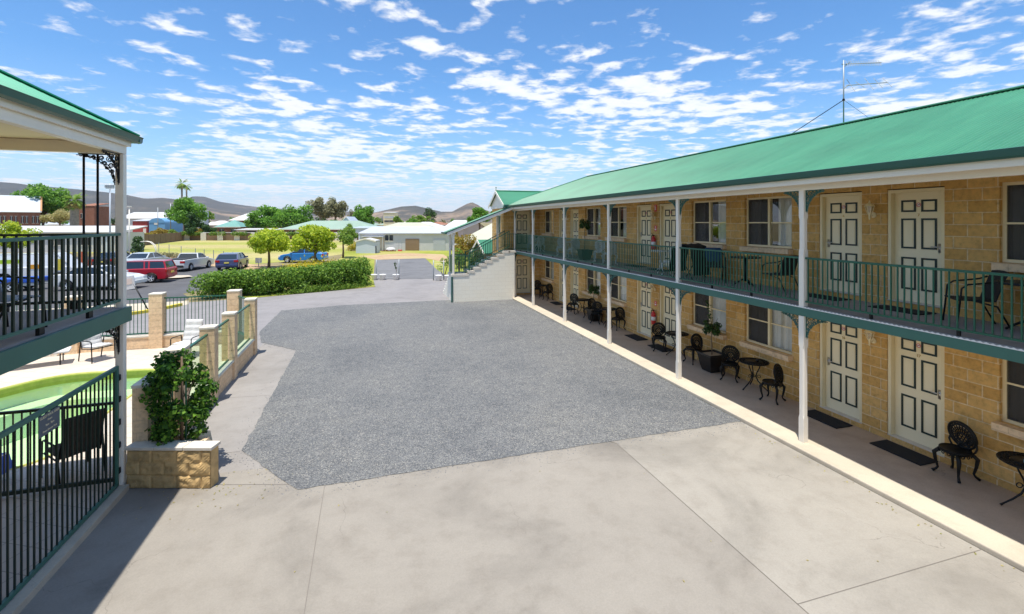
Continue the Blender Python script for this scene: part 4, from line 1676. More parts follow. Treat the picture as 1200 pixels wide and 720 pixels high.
def cast_chair(metal, label, name='cast_chair'):
    t = thing(name, label, 'chair')
    b = MB()
    b.lathe([(.0, .425), (.10, .428), (.19, .435), (.205, .445), (.21, .43), (.20, .395), (.15, .40), (.0, .41)], 20)
    for k in range(14):
        a = 2 * PI * k / 14
        b.ring((.195 * math.cos(a), .195 * math.sin(a), .385), .022, .022, .009, ((-math.sin(a), math.cos(a), 0), (0, 0, 1)), 8, 4)
    b.build('seat', metal, t, True)
    legs_part(t, metal, ((.17, .16), (-.17, .16), (.17, -.17), (-.17, -.17)), .41, 0)
    # shell back, leaning away from the sitter (front is +y)
    b = MB()
    lean = Matrix.Translation((0, -.19, .42)) @ Matrix.Rotation(R(-12), 4, 'X')
    ax = ((1, 0, 0), (0, 0, 1))
    c = (0, 0, .24)
    b.ring(c, .205, .215, .020, ax, 28, 6)
    b.ring(c, .165, .172, .014, ax, 24, 5)
    b.ring((0, 0, .19), .085, .09, .015, ax, 18, 5)
    for k in range(16):
        a = R(-35) + (PI + R(70)) * k / 15
        p0 = (.085 * math.cos(a), 0, .19 + .09 * math.sin(a))
        p1 = (.20 * math.cos(a), 0, .24 + .21 * math.sin(a))
        b.tube([p0, p1], .0115, 4)
        m_ = (.186 * math.cos(a + .1), 0, .24 + .195 * math.sin(a + .1))
        b.ring(m_, .016, .016, .010, ax, 7, 4)
        m_ = (.128 * math.cos(a + .1), 0, .215 + .135 * math.sin(a + .1))
        b.ring(m_, .018, .018, .010, ax, 7, 4)
    for k in range(6):
        a = k * PI / 3
        b.ring((.045 * math.cos(a), 0, .19 + .045 * math.sin(a)), .025, .025, .011, ax, 8, 4)
    b.tube([(-.10, .01, -.01), (-.075, 0, .05), (-.04, 0, .11)], .02, 6)
    b.tube([(.10, .01, -.01), (.075, 0, .05), (.04, 0, .11)], .02, 6)
    b.tube([(-.19, .0, .16), (-.21, .02, .10), (-.18, .03, .03), (-.14, .05, -.01)], .015, 6)
    b.tube([(.19, .0, .16), (.21, .02, .10), (.18, .03, .03), (.14, .05, -.01)], .015, 6)
    b.xform(lean)
    b.build('backrest', metal, t, True)
    return index(t)


def cast_table(metal, label, name='cast_table', r=.34):
    t = thing(name, label, 'table')
    b = MB()
    b.lathe([(.0, .675), (r * .6, .675), (r * .6, .69), (0, .69)], 24)
    b.ring((0, 0, .682), r, r, .012, n=30)
    b.ring((0, 0, .682), r * .80, r * .80, .010, n=26)
    for k in range(26):
        a = 2 * PI * k / 26
        b.ring((r * .90 * math.cos(a), r * .90 * math.sin(a), .682), .028, .028, .009, n=8, k=4)
        b.ring((r * .70 * math.cos(a), r * .70 * math.sin(a), .682), .026, .026, .009, n=8, k=4)
    b.build('tabletop', metal, t, True)
    for k in range(3):
        a = 2 * PI * k / 3 + .4
        c_, s_ = math.cos(a), math.sin(a)
        rr_ = [(.16, .67), (.13, .55), (.07, .42), (.05, .33), (.10, .22), (.20, .12), (.29, .05), (.335, .012)]
        MB().tube([(q * c_, q * s_, z) for q, z in rr_], [.013, .013, .014, .015, .014, .013, .012, .016], 7).build('leg', metal, t, True)
    b = MB()
    b.ring((0, 0, .33), .065, .065, .010, n=14)
    for k in range(3):
        a = 2 * PI * k / 3 + .4
        b.ring((.12 * math.cos(a), .12 * math.sin(a), .34), .035, .035, .008, ((math.cos(a), math.sin(a), 0), (0, 0, 1)), 10, 5)
    b.build('stretcher', metal, t, True)
    return index(t)


def sling_chair(label, seatm='sling', framem='iron'):
    t = thing('sling_chair', label, 'chair')
    for s in (-1, 1):
        x = s * .26
        MB().tube([(x, .27, 0), (x, .23, .40), (x, .215, .58), (x, .14, .645), (x, 0, .665), (x * .98, -.18, .70), (x * .93, -.27, .74)], .0135, 8).build('armrest', framem, t, True)
        MB().tube([(x * .9, -.36, 0), (x * .93, -.20, .33), (x * .95, .10, .41)], .0125, 8).build('leg', framem, t, True)
    b = MB()
    b.box(-.235, -.18, .395, .235, .24, .412)
    b.tube([(-.245, .245, .40), (.245, .245, .40)], .014, 6)
    b.build('seat', seatm, t)
    b = MB()
    vs = []
    for i in range(9):
        u = -.235 + .47 * i / 8
        cv = -.035 * (1 - (u / .235) ** 2)
        for z, y in ((.40, -.17), (.58, -.225), (.74, -.275), (.84, -.32)):
            vs.append((u, y + cv, z + (.0 if z < .8 else .015 * (1 - (u / .235) ** 2))))
    fs = [(i * 4 + j, i * 4 + j + 1, i * 4 + j + 5, i * 4 + j + 4) for i in range(8) for j in range(3)]
    b.add(vs, fs)
    o = b.build('backrest', seatm, t)
    sm = o.modifiers.new('thick', 'SOLIDIFY')
    sm.thickness = .02
    return index(t)


def face(dx, dy):
    """z rotation that turns a piece whose front is +y to look along (dx, dy)"""
    return math.atan2(-dx, dy)


F0, F1 = .09, 2.655
chairs = cast_chair('iron', 'black cast iron chair beside the rightmost lower door, backing onto the sandstone wall')
tablep = cast_table('iron', 'black cast iron lace table holding a blue-banded cup at the right edge')
chairs.location, chairs.rotation_euler = (9.22, 5.38, F0), (0, 0, face(-1, .12))
tablep.location = (9.15, 4.42, F0)
GC = 'black cast iron chairs along the lower veranda'
GT = 'black cast iron tables along the lower veranda'
chairs['group'], tablep['group'] = GC, GT
for (x, y, dx, dy, l) in [
    (9.02, 8.88, -.35, .9, 'black cast chair left of the near long post, turned toward its round table'),
    (9.15, 10.38, -.75, -.65, 'black cast chair between the nearest planter and the round table'),
    (9.22, 11.95, -.1, 1, 'black cast chair with greenish back just left of the large standing planter'),
    (9.05, 13.42, -.45, -.9, 'black cast chair partly hidden by the second long post from the right'),
    (9.28, 16.48, -.1, 1, 'black cast chair seen side-on, left of the lower wall extinguisher'),
    (9.00, 17.75, -.7, -.7, 'black cast chair overlapping the far planter from the front'),
    (9.2, 18.75, -.2, 1, 'black cast chair just behind the far planter'),
    (8.98, 20.05, -.8, -.6, 'black cast chair beside the two small doormats, left of the far planter'),
    (9.2, 23.75, -.3, 1, 'black cast chair by the last ground floor window, nearer one of that set'),
    (9.1, 25.15, -.5, -.85, 'black cast chair in the end corner beside the lower end door')]:
    clone(chairs, (x, y, F0), face(dx, dy), l, GC)
for (x, y, l) in [
    (9.2, 9.62, 'black round cast table with small dark cup under the right-hand of two adjoining lower windows'),
    (9.22, 12.72, 'black round cast table with pale ashtray behind the second long post'),
    (9.2, 17.1, 'black round cast table with dark bottle, behind the third post'),
    (9.2, 19.45, 'black round cast table between the far planter and the two small doormats'),
    (9.2, 24.45, 'black round cast table in the end corner of the lower veranda')]:
    clone(tablep, (x, y, F0), rnd.random() * 2, l, GT)


def cup(label, cat, loc, m, r=.035, h=.085):
    t = MB().lathe([(.0, 0), (r * .82, 0), (r, h), (r * .92, h), (r * .76, .008), (0, .008)], 14).build(cat, m, None, True)
    t.location = loc
    return tag(t, label, cat)


c0 = cup('dark cup with blue label on the rightmost black lace table', 'cup', (9.0, 4.38, F0 + .69), 'potblack', .038, .10)
b = MB().lathe([(.0385, .03), (.0395, .075)], 14)
b.build('label_band', 'cup', c0)
cup('small dark cup on the round table under the lower windows', 'cup', (9.25, 9.55, F0 + .69), 'potblack', .036, .07)
cup('pale glass ashtray on the table behind the second long post', 'ashtray', (9.15, 12.6, F0 + .69), 'cushwhite', .05, .035)
bt = MB().lathe([(0, 0), (.033, 0), (.033, .11), (.012, .15), (.012, .19), (0, .19)], 12).build('bottle', 'potblack', None, True)
bt.location = (9.18, 17.05, F0 + .69)
tag(bt, 'small dark bottle on the table behind the third post', 'bottle')

# upper balcony
sl = sling_chair('black metal armchair with black sling beside the rightmost upper door')
sl.location, sl.rotation_euler = (8.95, 5.0, F1), (0, 0, face(-.75, .66))
sl['group'] = 'black sling chairs on the upper balcony'
clone(sl, (8.95, 8.62, F1), face(-.1, 1), 'black metal armchair on the upper balcony partly hidden behind the big near post', 'black sling chairs on the upper balcony')
clone(sl, (8.85, 10.62, F1), face(-.55, -.8), 'black sling armchair on the upper balcony with a navy towel over its back', 'black sling chairs on the upper balcony')


def pedestal_table(label):
    t = thing('pedestal_table', label, 'table')
    MB().lathe([(0, .70), (.36, .70), (.365, .715), (.36, .73), (0, .73)], 26).build('tabletop', 'iron', t)
    MB().tube([(0, 0, .12), (0, 0, .70)], .028, 10).build('pedestal', 'iron', t, True)
    for k in range(3):
        a = 2 * PI * k / 3 + .5
        MB().tube([(0, 0, .20), (.12 * math.cos(a), .12 * math.sin(a), .14), (.3 * math.cos(a), .3 * math.sin(a), .015)], [.02, .018, .016], 7).build('leg', 'iron', t, True)
    return index(t)


pt = pedestal_table('round black pedestal table on the upper balcony holding a yellow tumbler')
pt.location = (8.95, 9.62, F1)
clone(pt, (9.0, 4.35, F1), .9, 'round black pedestal table at the right edge of the upper balcony')
cup('yellow tumbler on the round upper balcony table', 'tumbler', (8.8, 9.42, F1 + .73), 'amberglass', .04, .10)
b = MB()
vs = []
for i in range(8):
    u = -.2 + .4 * i / 7
    for j, (yy, zz_) in enumerate(((-.42, .42), (-.40, .70), (-.335, .885), (-.30, .88), (-.25, .70), (-.235, .5))):
        vs.append((u, yy + .012 * math.sin(u * 30 + j), zz_))
b.add(vs, [(i * 6 + j, i * 6 + j + 1, i * 6 + j + 7, i * 6 + j + 6) for i in range(7) for j in range(5)])
tw = b.build('towel', 'towel', None, True)
tw.location, tw.rotation_euler = (8.85, 10.62, F1), (0, 0, face(-.55, -.8))
tag(tw, 'navy towel hung over a black chair back on the upper balcony', 'towel')
# folded drying frame draped in dark cloth
t = thing('covered_airer', 'dark cloth-covered folding airer on the upper balcony behind dense green bars', 'airer', (8.75, 11.5, F1), .2)
b = MB()
for s in (-1, 1):
    b.tube([(s * .28, -.35, 0), (s * .28, .25, .92)], .012, 6)
    b.tube([(s * .28, .35, 0), (s * .28, -.25, .92)], .012, 6)
b.build('frame', 'iron', t)
b = MB()
vs = []
for i in range(9):
    u = -.34 + .68 * i / 8
    for j, (yy, zz_) in enumerate(((-.44, .12), (-.40, .5), (-.28, .90), (0, .97), (.28, .9), (.40, .5), (.45, .15))):
        vs.append((u, yy + .02 * math.sin(u * 17 + j * 2), zz_ + .01 * math.sin(u * 23)))
b.add(vs, [(i * 7 + j, i * 7 + j + 1, i * 7 + j + 8, i * 7 + j + 7) for i in range(8) for j in range(6)])
b.build('cover', 'sling', t, True)

M['chairwhite'] = mat('white_cast_metal', (.78, .78, .74), .45)
wc = cast_chair('chairwhite', 'white cast iron chair on the upper balcony just right of the second long post', 'cast_chair')
GW = 'white cast iron chairs along the upper balcony'
wc.location, wc.rotation_euler = (8.6, 12.15, F1), (0, 0, face(-.3, 1))
wc['group'] = GW
for x, y, dx, dy, l in [
    (8.6, 15.9, -.2, 1, 'white cast chair behind green bars, right of the third upper post'),
    (8.75, 17.0, -.6, -.8, 'white cast chair on the upper balcony just left of the third post'),
    (8.6, 19.1, -.2, 1, 'white cast chair on the upper balcony left of the potted standard tree'),
    (8.65, 20.6, -.5, -.8, 'white cast chair on the upper balcony near the fourth post from the right'),
    (8.6, 23.4, -.2, 1, 'nearer white cast chair of the far upper pair by the last balcony window'),
    (8.6, 24.7, -.5, -.8, 'farthest white cast chair, in the end corner of the upper balcony')]:
    clone(wc, (x, y, F1), face(dx, dy), l, GW)
wt = cast_table('chairwhite', 'white cast table on the upper balcony between two white chairs beside the potted tree')
wt.location = (8.8, 19.85, F1)
clone(wt, (8.8, 24.05, F1), .7, 'white cast table in the end corner of the upper balcony')
clone(wt, (8.85, 12.95, F1), 1.2, 'white cast table on the upper balcony in front of the upper extinguisher door pair')


# standard trees in pots
def potted(label, loc, h, crown, potw=.40, poth=.46, seed=1):
    t = thing('potted_tree', label, 'potted plant', loc)
    b = MB()
    w0, w1 = potw * .33, potw * .5
    secs = [(w0, 0), (w0 * 1.25, poth * .35), (w1, poth * .92), (w1 * 1.06, poth * .93), (w1 * 1.06, poth), (w1 * .9, poth), (w1 * .88, poth - .06)]
    vs = [(sx_ * w, sy_ * w, z) for w, z in secs for sx_, sy_ in ((-1, -1), (1, -1), (1, 1), (-1, 1))]
    fs = [(i * 4 + j, i * 4 + (j + 1) % 4, i * 4 + 4 + (j + 1) % 4, i * 4 + 4 + j) for i in range(len(secs) - 1) for j in range(4)]
    b.add(vs, fs + [(3, 2, 1, 0)])
    b.build('pot', 'potblack', t, bevel=.01)
    MB().box(-w1 * .89, -w1 * .89, poth - .08, w1 * .89, w1 * .89, poth - .05).build('soil', 'soil', t)
    r = np.random.default_rng(seed)
    z1 = poth + h
    b = MB()
    b.tube([(0, 0, poth - .06), (.012, .01, poth + h * .35), (-.01, .012, poth + h * .7), (0, 0, z1)], [.016, .014, .013, .009], 7)
    for k in range(7):
        a = k * 2.4
        b.tube([(0, 0, z1 - .12 + .03 * k), (.6 * crown * math.cos(a), .6 * crown * math.sin(a), z1 + .05 + .06 * k)], .005, 5)
    b.build('trunk', 'bark', t, True)
    cl = [(crown * .55 * math.cos(k * 2.4), crown * .55 * math.sin(k * 2.4), z1 + crown * (-.25 + .16 * k), crown * .42, crown * .42, crown * .38) for k in range(7)]
    me = raw_mesh('crown', leaf_cloud(cl, 650, .075, r, lo=.1), 'leaf_dark')
    o = bpy.data.objects.new('crown', me)
    COL.objects.link(o)
    o.parent = t
    return t


p1 = potted('black square planter with a sparse standard shrub under the lower windows, nearest on the veranda', (9.22, 11.15, F0), .62, .26, .56, .50, 3)
# whippy shoot above the crown
rr = np.random.default_rng(9)
b = MB().tube([(0, .02, 1.2), (.02, .10, 1.5), (.0, .16, 1.80), (.02, .15, 1.98)], .005, 5).build('shoot', 'bark', p1)
co = leaf_cloud([(.01, .08 + .02 * k, 1.45 + .09 * k, .06, .07, .05) for k in range(6)], 60, .07, rr, lo=0)
o = bpy.data.objects.new('shoot_leaves', raw_mesh('shoot_leaves', co, 'leaf_dark')); COL.objects.link(o); o.parent = p1
potted('black square planter with a bushy standard shrub, far one of the lower veranda', (9.15, 18.25, F0), .75, .27, .5, .48, 4)
potted('tall standard shrub in a dark tub on the upper balcony', (8.75, 18.3, F1), 1.0, .27, .5, .42, 5)
pv_ = potted('small shrub in a dark pot at the far end of the upper balcony', (9.2, 25.35, F1), .25, .22, .36, .34, 6)

# door mats
mm = MB().box(-.22, -.43, 0, .22, .43, .018).mesh('door_mat', 'blackrubber')
mats_ = [(9.24, 6.2, F0, 'black doormat below the rightmost lower door, numbered 17'), (9.24, 7.72, F0, 'black doormat below the lower door numbered 16'),
         (9.24, 13.62, F0, 'black doormat below the lower door right of the wall extinguisher'), (9.24, 15.12, F0, 'black doormat below the lower door left of the wall extinguisher'),
         (9.24, 21.1, F0, 'small black doormat, nearer of the far lower pair'), (9.24, 22.6, F0, 'small black doormat, farther of the far lower pair'),
         (9.2, 6.2, F1, 'dark doormat on the balcony below the upper door numbered 7'), (9.2, 7.72, F1, 'dark doormat on the balcony below the upper door numbered 6'),
         (9.2, 13.62, F1, 'dark doormat on the balcony right of the upper extinguisher'), (9.2, 15.12, F1, 'dark doormat on the balcony left of the upper extinguisher')]
for i, (x, y, z, l) in enumerate(mats_):
    o = bpy.data.objects.new('door_mat', mm)
    COL.objects.link(o)
    o.location = (x, y, z)
    tag(o, l, 'doormat', 'black rubber doormats')


# fire extinguishers with their signs
def extinguisher(label, z, slab):
    t = thing('fire_extinguisher', label, 'fire extinguisher', (WX - .09, 14.36, z))
    MB().lathe([(0, 0), (.07, 0), (.076, .02), (.076, .34), (.06, .40), (.025, .43), (.025, .46), (0, .46)], 18).build('cylinder', 'red', t, True)
    MB().lathe([(.0772, .13), (.0772, .26)], 18).build('label_band', 'whiteplastic', t, True)
    b = MB()
    b.box(-.05, -.015, .46, .05, .015, .49)
    b.bar((-.01, 0, .50), (-.09, 0, .56), .02, .012)
    b.bar((-.01, 0, .49), (-.085, 0, .47), .02, .01)
    b.build('valve', 'iron', t)
    MB().tube([(.03, .02, .47), (-.03, .09, .44), (-.02, .10, .25), (-.03, .095, .10)], .012, 7).build('hose', 'iron', t, True)
    MB().box(.06, -.05, .1, .088, .05, .3).build('bracket', 'galv', t)
    return t


extinguisher('red fire extinguisher mounted between two lower veranda doors', .72, 0)
extinguisher('red fire extinguisher mounted between two upper balcony doors', 3.30, 1)


def wall_sign(label, z, h, w, kind):
    t = thing('fire_sign', label, 'sign', (WX - .006, 14.36, z))
    MB().box(-.004, -w / 2, -h / 2, .004, w / 2, h / 2).build('panel', 'redprint', t)
    b = MB()
    if kind == 'tag':
        b.lathe([(.022, -.07), (.022, .04), (.008, .06), (.008, .08)], 10, (-.006, 0, 0))
        b.bar((-.006, -.005, .09), (-.006, .05, .06), .012, .006)
    else:
        b.box(-.0065, -w * .3, -h * .32, -.0045, w * .3, -h * .05)
        b.box(-.0065, -w * .12, .02, -.0045, w * .12, h * .35)
    b.build('pictogram', 'whiteplastic', t)
    return t


wall_sign('red extinguisher location sign high above the upper wall lantern', 4.72, .24, .16, 'tag')
wall_sign('small red and white notice above the upper extinguisher', 4.02, .20, .15, 'note')
wall_sign('small red and white notice above the lower extinguisher', 1.42, .17, .13, 'note')

# rooftop aerial
t = thing('tv_aerial', 'tall television aerial with two arrays stayed on the mint roof ridge', 'aerial', (RGX, 9.1, RGZ))
MB().tube([(0, 0, -.02), (0, 0, 1.62)], .016, 8).build('mast', 'galv', t, True)
dirv = Vector((CO, -SI, 0))                     # arrays point along the roof's cross axis
perp = Vector((SI, CO, 0))
b = MB()
b.tube([tuple(dirv * -.05 + Vector((0, 0, 1.52))), tuple(dirv * .95 + Vector((0, 0, 1.56)))], .012, 6)
for k in range(14):
    p = dirv * (.08 + k * .064) + Vector((0, 0, 1.545))
    h = .08
    b.tube([tuple(p + Vector((0, 0, h)) + perp * .05), tuple(p - Vector((0, 0, h)) - perp * .05)], .0085, 4)
b.bar(tuple(dirv * .0 + Vector((0, 0, 1.44))), tuple(dirv * .16 + Vector((0, 0, 1.58))), .02, .02)
b.build('array', 'galv', t)
b = MB()
a_, c_ = Vector((0, 0, .90)), dirv * 1.12 + Vector((0, 0, 1.06))
b.tube([tuple(a_), tuple(dirv * .12 + Vector((0, 0, 1.0)))], .014, 6)
b.tube([tuple(dirv * .08 + Vector((0, 0, .985))), tuple(c_)], .012, 6)
for k, l_ in enumerate((.36, .20, .34, .30, .28)):
    p = dirv * (.18 + k * .23) + Vector((0, 0, .99 + k * .018))
    b.tube([tuple(p + Vector((0, 0, l_ * .55)) + perp * .15), tuple(p - Vector((0, 0, l_ * .55)) - perp * .15)], .0085, 4)
b.build('array', 'galv', t)
b = MB()
b.tube([(0, 0, .62), (-.02, 1.55, .02)], .010, 5)
b.tube([(0, 0, .62), (.6, -.5, -.12)], .004, 5)
b.cyl((0, 0, .62), .03, .05, 'z', 10)
b.build('stay', 'iron', t)

# lodge balcony chair, pool furniture
lc = clone(sl, (-4.28, 7.45, 2.895), face(.35, 1), 'grey-blue sling chair behind the balcony rail at the left edge', 'balcony seat')
for ch in lc.children:
    if ch.name.startswith(('seat', 'backrest')):
        ch.data = ch.data.copy()
        ch.data.materials[0] = M['slingblue']
del lc['group']


def cushion_chair(label, cush, loc, rz, sc=1.):
    t = thing('pool_chair', label, 'chair', loc, rz)
    t.scale = (sc, sc, sc)
    for s in (-1, 1):
        MB().tube([(s * .30, .30, 0), (s * .30, .27, .60), (s * .30, .2, .63), (s * .30, -.22, .62), (s * .29, -.34, .0)], .016, 8).build('leg', 'iron', t, True)
    b = MB()
    b.tube([(-.28, .26, .40), (.28, .26, .40), (.27, -.22, .36), (.25, -.40, .98), (-.25, -.40, .98), (-.27, -.22, .36), (-.28, .26, .40)], .014, 7)
    b.build('frame', 'iron', t, True)

    def pad(x0, y0, x1, y1, nx, ny, th):
        b = MB()
        vs = []
        for sgn in (1, -1):
            for i in range(nx * 4 + 1):
                for j in range(ny * 4 + 1):
                    u, v = i / (nx * 4), j / (ny * 4)
                    q = abs(math.sin(PI * u * nx)) ** .5 * abs(math.sin(PI * v * ny)) ** .5
                    vs.append((x0 + (x1 - x0) * u, y0 + (y1 - y0) * v, sgn * (.012 + th * q)))
        W_ = ny * 4 + 1
        off = (nx * 4 + 1) * W_
        for k in range(2):
            for i in range(nx * 4):
                for j in range(ny * 4):
                    f = [k * off + i * W_ + j, k * off + (i + 1) * W_ + j, k * off + (i + 1) * W_ + j + 1, k * off + i * W_ + j + 1]
                    b.f.append(f if k == 0 else f[::-1])
                    b.m.append(0)
        b.v = vs
        for i in range(nx * 4):
            for j in (0, W_ - 1):
                b.f.append([i * W_ + j, (i + 1) * W_ + j, off + (i + 1) * W_ + j, off + i * W_ + j]); b.m.append(0)
        for j in range(W_ - 1):
            for i in (0, nx * 4):
                b.f.append([i * W_ + j, i * W_ + j + 1, off + i * W_ + j + 1, off + i * W_ + j]); b.m.append(0)
        return b
    p = pad(-.26, -.24, .26, .28, 2, 3, .04)
    p.xform(Matrix.Translation((0, 0, .43)) @ Matrix.Rotation(R(5), 4, 'X'))
    p.build('seat_cushion', cush, t, True)
    p = pad(-.26, 0, .26, .68, 2, 4, .04)
    p.xform(Matrix.Translation((0, -.22, .42)) @ Matrix.Rotation(R(107), 4, 'X'))
    p.build('back_cushion', cush, t, True)
    return t


cushion_chair('dark quilted pool chair seen from behind through the gate bars', 'cushbrown', (-4.62, 9.62, .10), face(-.72, .7), 1.0)
cushion_chair('white quilted pool chair standing near the glass-panelled wall', 'cushwhite', (-5.3, 16.95, .10), face(-.25, -1))
cushion_chair('white cushioned pool chair half hidden behind the balcony post', 'cushwhite', (-7.75, 17.35, .10), face(.8, -.6))
t = thing('sun_lounger', 'dark framed sun lounger under the balcony beam with only its legs showing', 'lounger', (-9.3, 17.05, .10), R(20))
for sx_ in (-.75, .75):
    for sy_ in (-.28, .28):
        MB().tube([(sx_, sy_, 0), (sx_, sy_, .33)], .016, 7).build('leg', 'iron', t)
b = MB()
b.box(-.95, -.3, .33, .95, .3, .40)
b.build('bed', 'cushwhite', t, bevel=.03)
# blue towel over a stool by the pool edge
t = thing('pool_stool', 'low white stool at the pool corner under a blue towel', 'stool', (-5.75, 9.55, .10))
for sx_ in (-.16, .16):
    for sy_ in (-.16, .16):
        MB().tube([(sx_ * 1.1, sy_ * 1.1, 0), (sx_, sy_, .40)], .015, 6).build('leg', 'whiteplastic', t)
MB().box(-.2, -.2, .40, .2, .2, .43).build('seat', 'whiteplastic', t)
b = MB()
vs = []
for i in range(13):
    for j in range(13):
        u, v = -.34 + .68 * i / 12, -.34 + .68 * j / 12
        m_ = max(abs(u), abs(v))
        cx2, cy2 = max(-.215, min(.215, u)), max(-.215, min(.215, v))
        drop = max(0, m_ - .21)
        vs.append((cx2 + (u - cx2) * .35 + .01 * math.sin(v * 25), cy2 + (v - cy2) * .35 + .01 * math.sin(u * 25), .437 - drop * 2.1))
b.add(vs, [(i * 13 + j, (i + 1) * 13 + j, (i + 1) * 13 + j + 1, i * 13 + j + 1) for i in range(12) for j in range(12)])
tb = b.build('towel', 'bluetowel', None, True)
tb.location = (-5.75, 9.55, .10)
tag(tb, 'bright blue towel draped over the stool at the pool corner', 'towel')
# ------------------------------------------------------------------ plants
def tree(name, label, x, y, h, rx, rz, n, leaf, lm, trunk=.12, bark_='bark', zc=None, clumps=14, seed=1, cr=.35, squash=1., cat='tree', group=None, open_=.0, lo=.45):
    """tapered trunk with limbs and a crown of leaf clumps; h = top of the crown"""
    r = np.random.default_rng(seed)
    t = thing(name, label, cat, (x, y, 0), 0, group)
    zc = h - rz if zc is None else zc
    cl = []
    tries = 0
    while len(cl) < clumps:
        tries += 1
        u = unit(r.normal(size=(1, 3)))[0]
        f = r.uniform(.42, .92)
        s = cr * r.uniform(.7, 1.25)
        if u[2] < -.55 and tries < 400: continue
        cl.append((u[0] * rx * f, u[1] * rx * f * squash, zc + u[2] * rz * f, rx * s, rx * s * squash, rz * s))
    cl.append((0, 0, zc, rx * .5, rx * .5 * squash, rz * .5))
    me = raw_mesh('crown', leaf_cloud(cl, n, leaf, r, lo=lo), lm)
    o = bpy.data.objects.new('crown', me)
    COL.objects.link(o)
    o.parent = t
    b = MB()
    b.tube([(0, 0, -.05), (trunk * .3, 0, (zc - rz * .6) * .5), (0, trunk * .3, max(.3, zc - rz * .5)), (trunk * .4, 0, zc + rz * .3)], [trunk * 1.35, trunk, trunk * .8, trunk * .25], 8)
    for c in cl[:min(9, len(cl))]:
        z0 = max(.25, zc - rz * r.uniform(.35, .75))
        b.tube([(0, 0, z0), (c[0] * .45, c[1] * .45, (z0 + c[2]) / 2 + .05 * rz), (c[0], c[1], c[2])], [trunk * .5, trunk * .32, trunk * .1], 5)
    b.build('trunk', bark_, t, True)
    return t


def bush(name, label, x, y, clumps, n, leaf, lm, seed=1, cat='shrub', group=None, stem=.04, kind=None, up=.35, lo=.4):
    r = np.random.default_rng(seed)
    t = thing(name, label, cat, (x, y, 0), 0, group)
    me = raw_mesh('foliage', leaf_cloud(clumps, n, leaf, r, lo=lo, up=up), lm)
    o = bpy.data.objects.new('foliage', me)
    COL.objects.link(o)
    o.parent = t
    b = MB()
    for c in clumps[:6]:
        b.tube([(c[0] * .3, c[1] * .3, 0), (c[0] * .7, c[1] * .7, c[2] * .6), (c[0], c[1], c[2])], [stem, stem * .8, stem * .3], 5)
    b.build('stem', 'bark', t, True)
    return t


r = np.random.default_rng(77)
spots_ = [(7.45 + r.normal() * .07, r.uniform(2, 9)) for _ in range(60)] + [(-2.2 + r.normal() * .5, 8.6 + r.normal() * .35) for _ in range(60)] + [(r.uniform(-3, 7), r.uniform(1, 9)) for _ in range(40)]
P_ = np.array([(x, y, .017) for x, y in spots_])
o = bpy.data.objects.new('fallen_leaves', raw_mesh('fallen_leaves', leaf_quads(P_, np.tile([0, 0, 1.], (len(P_), 1)), .035, r, jitter=.25), 'leaf_dry'))
COL.objects.link(o)
o['kind'] = 'stuff'
# climbing vine in the planter by the gate
r = np.random.default_rng(21)
vt = thing('climbing_vine', 'leafy green climber on a dark stake above the planter wall', 'vine', (-3.02, 9.42, 0))
cl = []
for k in range(30):
    z = r.uniform(.60, 1.86)
    wdt = .17 + .31 * math.sin(PI * min(1, (z - .25) / 2.0)) ** .8
    a = r.uniform(0, 2 * PI)
    cl.append((wdt * .85 * math.cos(a), wdt * .75 * math.sin(a), z, r.uniform(.12, .22), r.uniform(.12, .22), r.uniform(.12, .2)))
o = bpy.data.objects.new('foliage', raw_mesh('foliage', leaf_cloud(cl, 3700, .08, r, lo=.2, wide=.7), 'leaf_vine'))
COL.objects.link(o); o.parent = vt
b = MB()
b.tube([(0, 0, .3), (.01, 0, 1.2), (0, .01, 1.95)], [.028, .024, .015], 7)
for k in range(9):
    c = cl[k]
    b.tube([(0, 0, .5 + k * .12), (c[0] * .6, c[1] * .6, (c[2] + .6 + k * .1) / 2), (c[0], c[1], c[2])], .009, 5)
b.build('stem', 'bark', vt, True)
MB().tube([(.06, .02, .3), (.06, .02, 1.75)], .013, 6).build('stake', 'green', vt)

# big hedge between the drive and the car park
r = np.random.default_rng(5)
cl = []
path_ = [(-8.75, 30.6), (-7.2, 31.0), (-5.6, 31.3), (-3.9, 31.9), (-2.4, 32.6), (-1.0, 33.3), (-.15, 33.8)]
tops = [1.45, 1.55, 1.5, 1.55, 1.7, 1.95, 1.95]
for s in range(len(path_) - 1):
    for k in range(8):
        t_ = k / 8 + r.uniform(0, .12)
        x = path_[s][0] + (path_[s + 1][0] - path_[s][0]) * t_
        y = path_[s][1] + (path_[s + 1][1] - path_[s][1]) * t_
        tp = tops[s] + (tops[s + 1] - tops[s]) * t_
        for _ in range(4):
            rr = r.uniform(.38, .60)
            z = r.choice([.35, .62, 1.0, tp - rr])
            cl.append((x + r.uniform(-.25, .25), y + r.uniform(-.85, .85), min(z, tp - rr * .8), rr, rr, rr * .85))
ht = thing('hedge', 'long dense green hedge between the driveway and the car park', 'hedge', (0, 0, 0))
o = bpy.data.objects.new('foliage', raw_mesh('foliage', leaf_cloud(cl, 30000, .15, r, lo=.55), 'leaf_hedge'))
COL.objects.link(o); o.parent = ht
b = MB()
for i in range(40):
    s = r.uniform(0, 5.99)
    k, f = int(s), s % 1
    x = path_[k][0] + (path_[k + 1][0] - path_[k][0]) * f
    y = path_[k][1] + (path_[k + 1][1] - path_[k][1]) * f + r.uniform(-.4, .4)
    b.tube([(x, y, 0), (x + r.uniform(-.1, .1), y, .5), (x + r.uniform(-.3, .3), y + r.uniform(-.3, .3), 1.15)], [.03, .025, .012], 5)
b.build('stem', 'bark', ht)
# low planting under the hedge and yellow-green cover on the mound behind it
r = np.random.default_rng(6)


